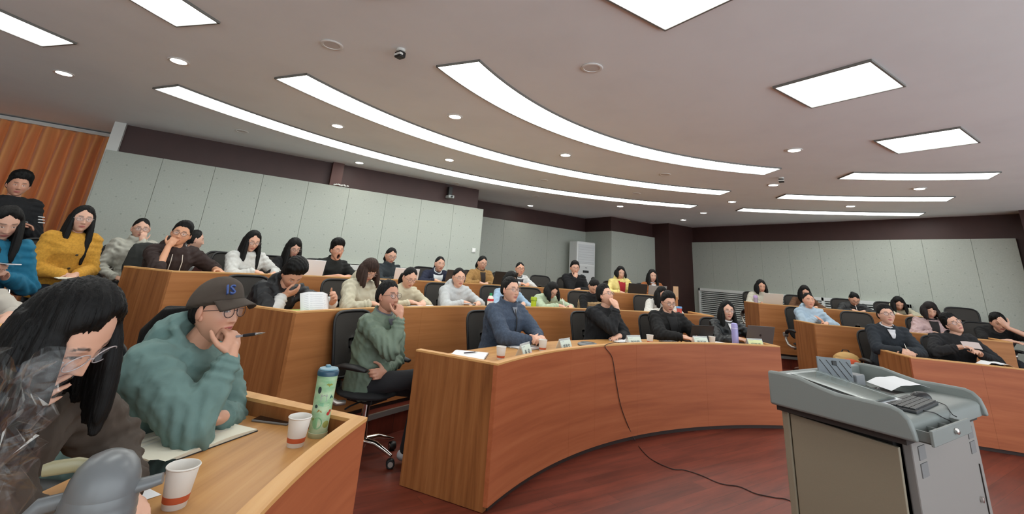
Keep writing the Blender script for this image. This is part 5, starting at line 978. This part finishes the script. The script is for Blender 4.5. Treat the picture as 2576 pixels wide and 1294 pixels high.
lap_at('tan box at the right end of the third row desk',(1700,738),7.5,R3,(190,150,110),w=.10,h=.22,open_=92)  # tan box on the desk end, shaped with the laptop builder
# second row things
def on2(px,z=STEP+TOP): return P_(px,z)
def onR(px,r,z): p=atr(px,r); return np.array([p[0],p[1],z])
Z2=STEP+TOP; Z3=2*STEP+TOP
sheet('reading_paper','curved white pages held up by the bowed student',onR((792,758),5.95,Z2+.08),rad(12),.24,.17,curl=.03,tilt=(60,0),lines=9)
sheet('desk_paper','white papers lying at the left corner of the second desk',onR((760,775),5.85,Z2),rad(25),.34,.22,curl=.004,lines=0)
sheet('green_notebook','light green notebook on the papers of the second desk',onR((765,768),5.95,Z2+.012),rad(20),.22,.15,mat('lime_cover',(168,206,96),.6),curl=.004,th=.012,cat='notebook')
open_book('open notebook under the writing hand of the woman in cream',onR((925,770),5.93,Z2),rad(18),w=.34,h=.22,th=.018,m=M_PAPER2)
open_book('thick open white book before the woman in the cream shirt',onR((1080,768),5.98,Z2),rad(8),w=.42,h=.26,th=.03,m=M_PAPER)
sheet('desk_paper','white papers before the woman in the pale grey hoodie',onR((1185,772),5.95,Z2),rad(4),.40,.22,curl=.004)
phone('phone held by the woman in the pale grey hoodie',onR((1178,758),5.96,Z2+.055),rad(70),(190,190,192))
sheet('desk_paper','white paper under the pen of the woman in pale green',onR((1420,772),5.9,Z2),rad(0),.36,.22,curl=.006)
sheet('desk_paper','white paper before the woman in the fur vest',onR((1480,776),5.9,Z2),rad(-6),.30,.2,curl=.004)
def bottle(name,label,c,prof,col,cap_prof,capcol,extra=None,rough=.3,cat='bottle',alpha=1.):
    t=thing(name,label,cat,c); MB().lathe(prof,24).build('body',mat('bottle_%d_%d_%d'%col,col,rough,alpha=alpha),t,50); MB().lathe(cap_prof,20).build('cap',mat('cap_%d_%d_%d'%capcol,capcol,.4),t,50)
    for nm_,pr_,cl in (extra or ()): MB().lathe(pr_,24).build(nm_,mat('label_%d_%d_%d'%cl,cl,.5),t,50)
    return t
bottle('milk_bottle','white drink bottle with red band and green cap on the second desk',onR((1233,768),5.95,Z2),[(0,0),(.036,0),(.038,.01),(.038,.12),(.030,.145),(.014,.16),(0,.16)],(224,218,206),[(0,.158),(.017,.158),(.018,.188),(0,.188)],(40,150,96),(('red_band',[(.0382,.095),(.0388,.095),(.0388,.122),(.0382,.122)],(196,44,48)),))
bottle('sports_bottle','lime green bottle on the second desk beside the pale green jacket',onR((1342,770),5.9,Z2),[(0,0),(.034,0),(.036,.01),(.036,.12),(0,.12)],(170,196,40),[(0,.12),(.040,.12),(.041,.15),(.036,.165),(0,.166)],(158,184,34),(('lid_ring',[(.0405,.118),(.043,.118),(.043,.126),(.0405,.126)],(120,146,20)),))
bottle('fruit_cup','clear cup of red fruit with a blue lid on the second desk',onR((1709,788),6.0,Z2),[(0,0),(.032,0),(.040,.115),(0,.115)],(206,86,78),[(0,.113),(.042,.113),(.043,.13),(.036,.14),(0,.14)],(96,150,204),cat='cup',alpha=.8)
bottle('vacuum_flask','tall lavender flask with loop lid on the front desk',pol(4.46,20.9,TOP),[(0,0),(.035,0),(.037,.01),(.037,.19),(.034,.2),(0,.2)],(150,146,196),[(0,.2),(.036,.2),(.037,.225),(.034,.25),(.02,.258),(0,.258)],(164,160,214),(('lid_seam',[(.0372,.196),(.0378,.197),(.0378,.201),(.0372,.202)],(206,204,236)),),cat='flask')
bottle('lavender_bottle','clear lavender bottle on the highest right desk beside the laptop',onR((1902,764),7.42,Z3),[(0,0),(.034,0),(.036,.01),(.036,.14),(0,.14)],(176,160,186),[(0,.14),(.037,.14),(.038,.165),(.02,.19),(0,.19)],(180,150,200),alpha=.75)
# third row papers
sheet('desk_paper','writing pad under the hand of the woman in the white hoodie',onR((618,692),7.4,Z3),rad(20),.32,.22,curl=.003,lines=0)
phone('pink phone in the hands of the woman in the varsity jacket',onR((1302,690),7.52,Z3+.08),rad(60),(214,160,170))
open_book('small open notebook on the lap of the woman in mustard yellow',PEOPLE['yellow']['P']+PEOPLE['yellow']['F']*.34+np.array([0,0,.075]),rad(20),w=.26,h=.19,th=.012)
phone('pale phone in the hands of the woman in teal',PEOPLE['teal']['P']+PEOPLE['teal']['F']*.38+np.array([.02,0,.31]),rad(30),(196,196,200))
# right block
sheet('desk_paper','white sheets on the front right desk before the leaning man',onR((2390,908),4.5,TOP),rad(-50),.34,.24,curl=.006)
sheet('curled_magazine','white magazine curling up at the right end of the front right desk',onR((2505,922),4.5,TOP+.012),rad(-58),.30,.24,curl=.05,cat='magazine')
sheet('held_leaflet','folded leaflet in the hands of the leaning man',PEOPLE['rr1_lean']['H']+PEOPLE['rr1_lean']['F']*.27+PEOPLE['rr1_lean']['R']*-.02+np.array([0,0,-.22]),rad(-40),.20,.08,mat('leaflet',(186,170,166),.7),curl=.01,tilt=(60,0))
open_book('small book under the hands of the man in the charcoal sweater',onR((2290,893),4.5,TOP),rad(-48),w=.24,h=.17,th=.012,m=M_PAPER2,cover=mat('orange_cover',(190,72,44),.6))
def backpack(label,c,rz,col,col2,s=1.,strap=True):
    t=thing('backpack',label,'bag',c,rz); k=MB(); k.ell((0,0,.20),(.17,.12,.20),n=14); k.box(-.15,-.09,.02,.15,.09,.24); v,f,nr=remesh(k,.014,4); v=ripple(v,nr,.010,34,5); v[:,2]=np.maximum(v[:,2],0); mesh('bag_body',v,f,cloth(col,'shell'),t,180)
    k=MB(); k.ell((.02,-.10,.16),(.12,.05,.11),n=12); v,f,nr=remesh(k,.012,3); mesh('front_pocket',v,f,cloth(col2,'shell'),t,180); MB().tube([(-.05,.02,.38),(-.03,.02,.44),(.03,.02,.44),(.05,.02,.38)],.010,8).build('carry_handle',mat('strap_black',(28,28,28),.8),t,60)
    t.scale=(s*1.1,s,s*.62) if col[0]>100 else (s,s,s)
o=PEOPLE['rr1_sweater']; backpack('tan backpack with orange pocket beside the man in the charcoal sweater',np.array([*pol(5.25,43.4)[:2],.50]),rad(-60),(186,148,88),(206,84,40),.85)
MB().box(0,0,0,.01,.01,.01)
backpack('black tote bag hanging behind the woman in leather jacket',np.array([*pol(5.42,29.2)[:2],.32]),rad(-20),(30,31,34),(36,37,40),1.1)
# tablet-arm folding chair with blue seat at the left edge
def folding_chair():
    o=PEOPLE['teal']; c=np.array([o['P'][0],o['P'][1],o['z0']]); t=thing('folding_chair','blue plastic chair with chrome frame under the woman in teal','chair',c,rad(-o['facing'])); B=mat('blue_plastic',(52,70,112),.45)
    MB().box(-.22,-.22,.43,.22,.22,.46).build('seat',B,t,0,bev=.015); k=MB(); V=[]
    MB().box(-.22,-.27,.62,.22,-.245,.96).build('backrest',B,t,0,bev=.012)
    for s in (-1,1):
        MB().tube([(s*.235,.24,.008),(s*.235,.05,.42),(s*.235,-.25,.92)],.011,8).build('front_leg_tube',M_CHROME,t,60); MB().tube([(s*.235,-.24,.008),(s*.235,.20,.44)],.011,8).build('rear_leg_tube',M_CHROME,t,60)
    MB().tube([(-.235,.2,.44),(.235,.2,.44)],.011,8).build('cross_tube',M_CHROME,t,60)
folding_chair()

o=PEOPLE['fg2']; S_,E_,W_,sp_=o['arms'][1]; hc=W_+nrm(sp_['d'])*.07; pen('ballpoint pen with black grip in the hand of the woman in the cap',hc-o['F']*.02-np.array([0,0,.008]),hc+o['F']*.125+np.array([0,0,.022]),(150,152,158),(26,22,24),.0045)
o=PEOPLE['rr1_sweater']; S_,E_,W_,sp_=o['arms'][1]; hc=W_+nrm(sp_['d'])*.06; pen('slim pale pen in the hand of the man in the charcoal sweater',hc+np.array([0,0,-.03]),hc+np.array([-.03,.02,.09]),(200,196,180))
for k_,l_ in (('r2_palegreen','white pen in the hand of the woman in pale green'),('rr3_writer','pale pen in the hand of the writing woman with the bun'),('r2_cream','white pen in the hand of the brown haired woman in cream')):
    o=PEOPLE[k_]; S_,E_,W_,sp_=o['arms'][1]; hc=W_+nrm(sp_['d'])*.075; pen(l_,hc+np.array([.0,0,.10])-o['F']*.05,hc-np.array([0,0,.035])+o['F']*.02,(226,222,222))
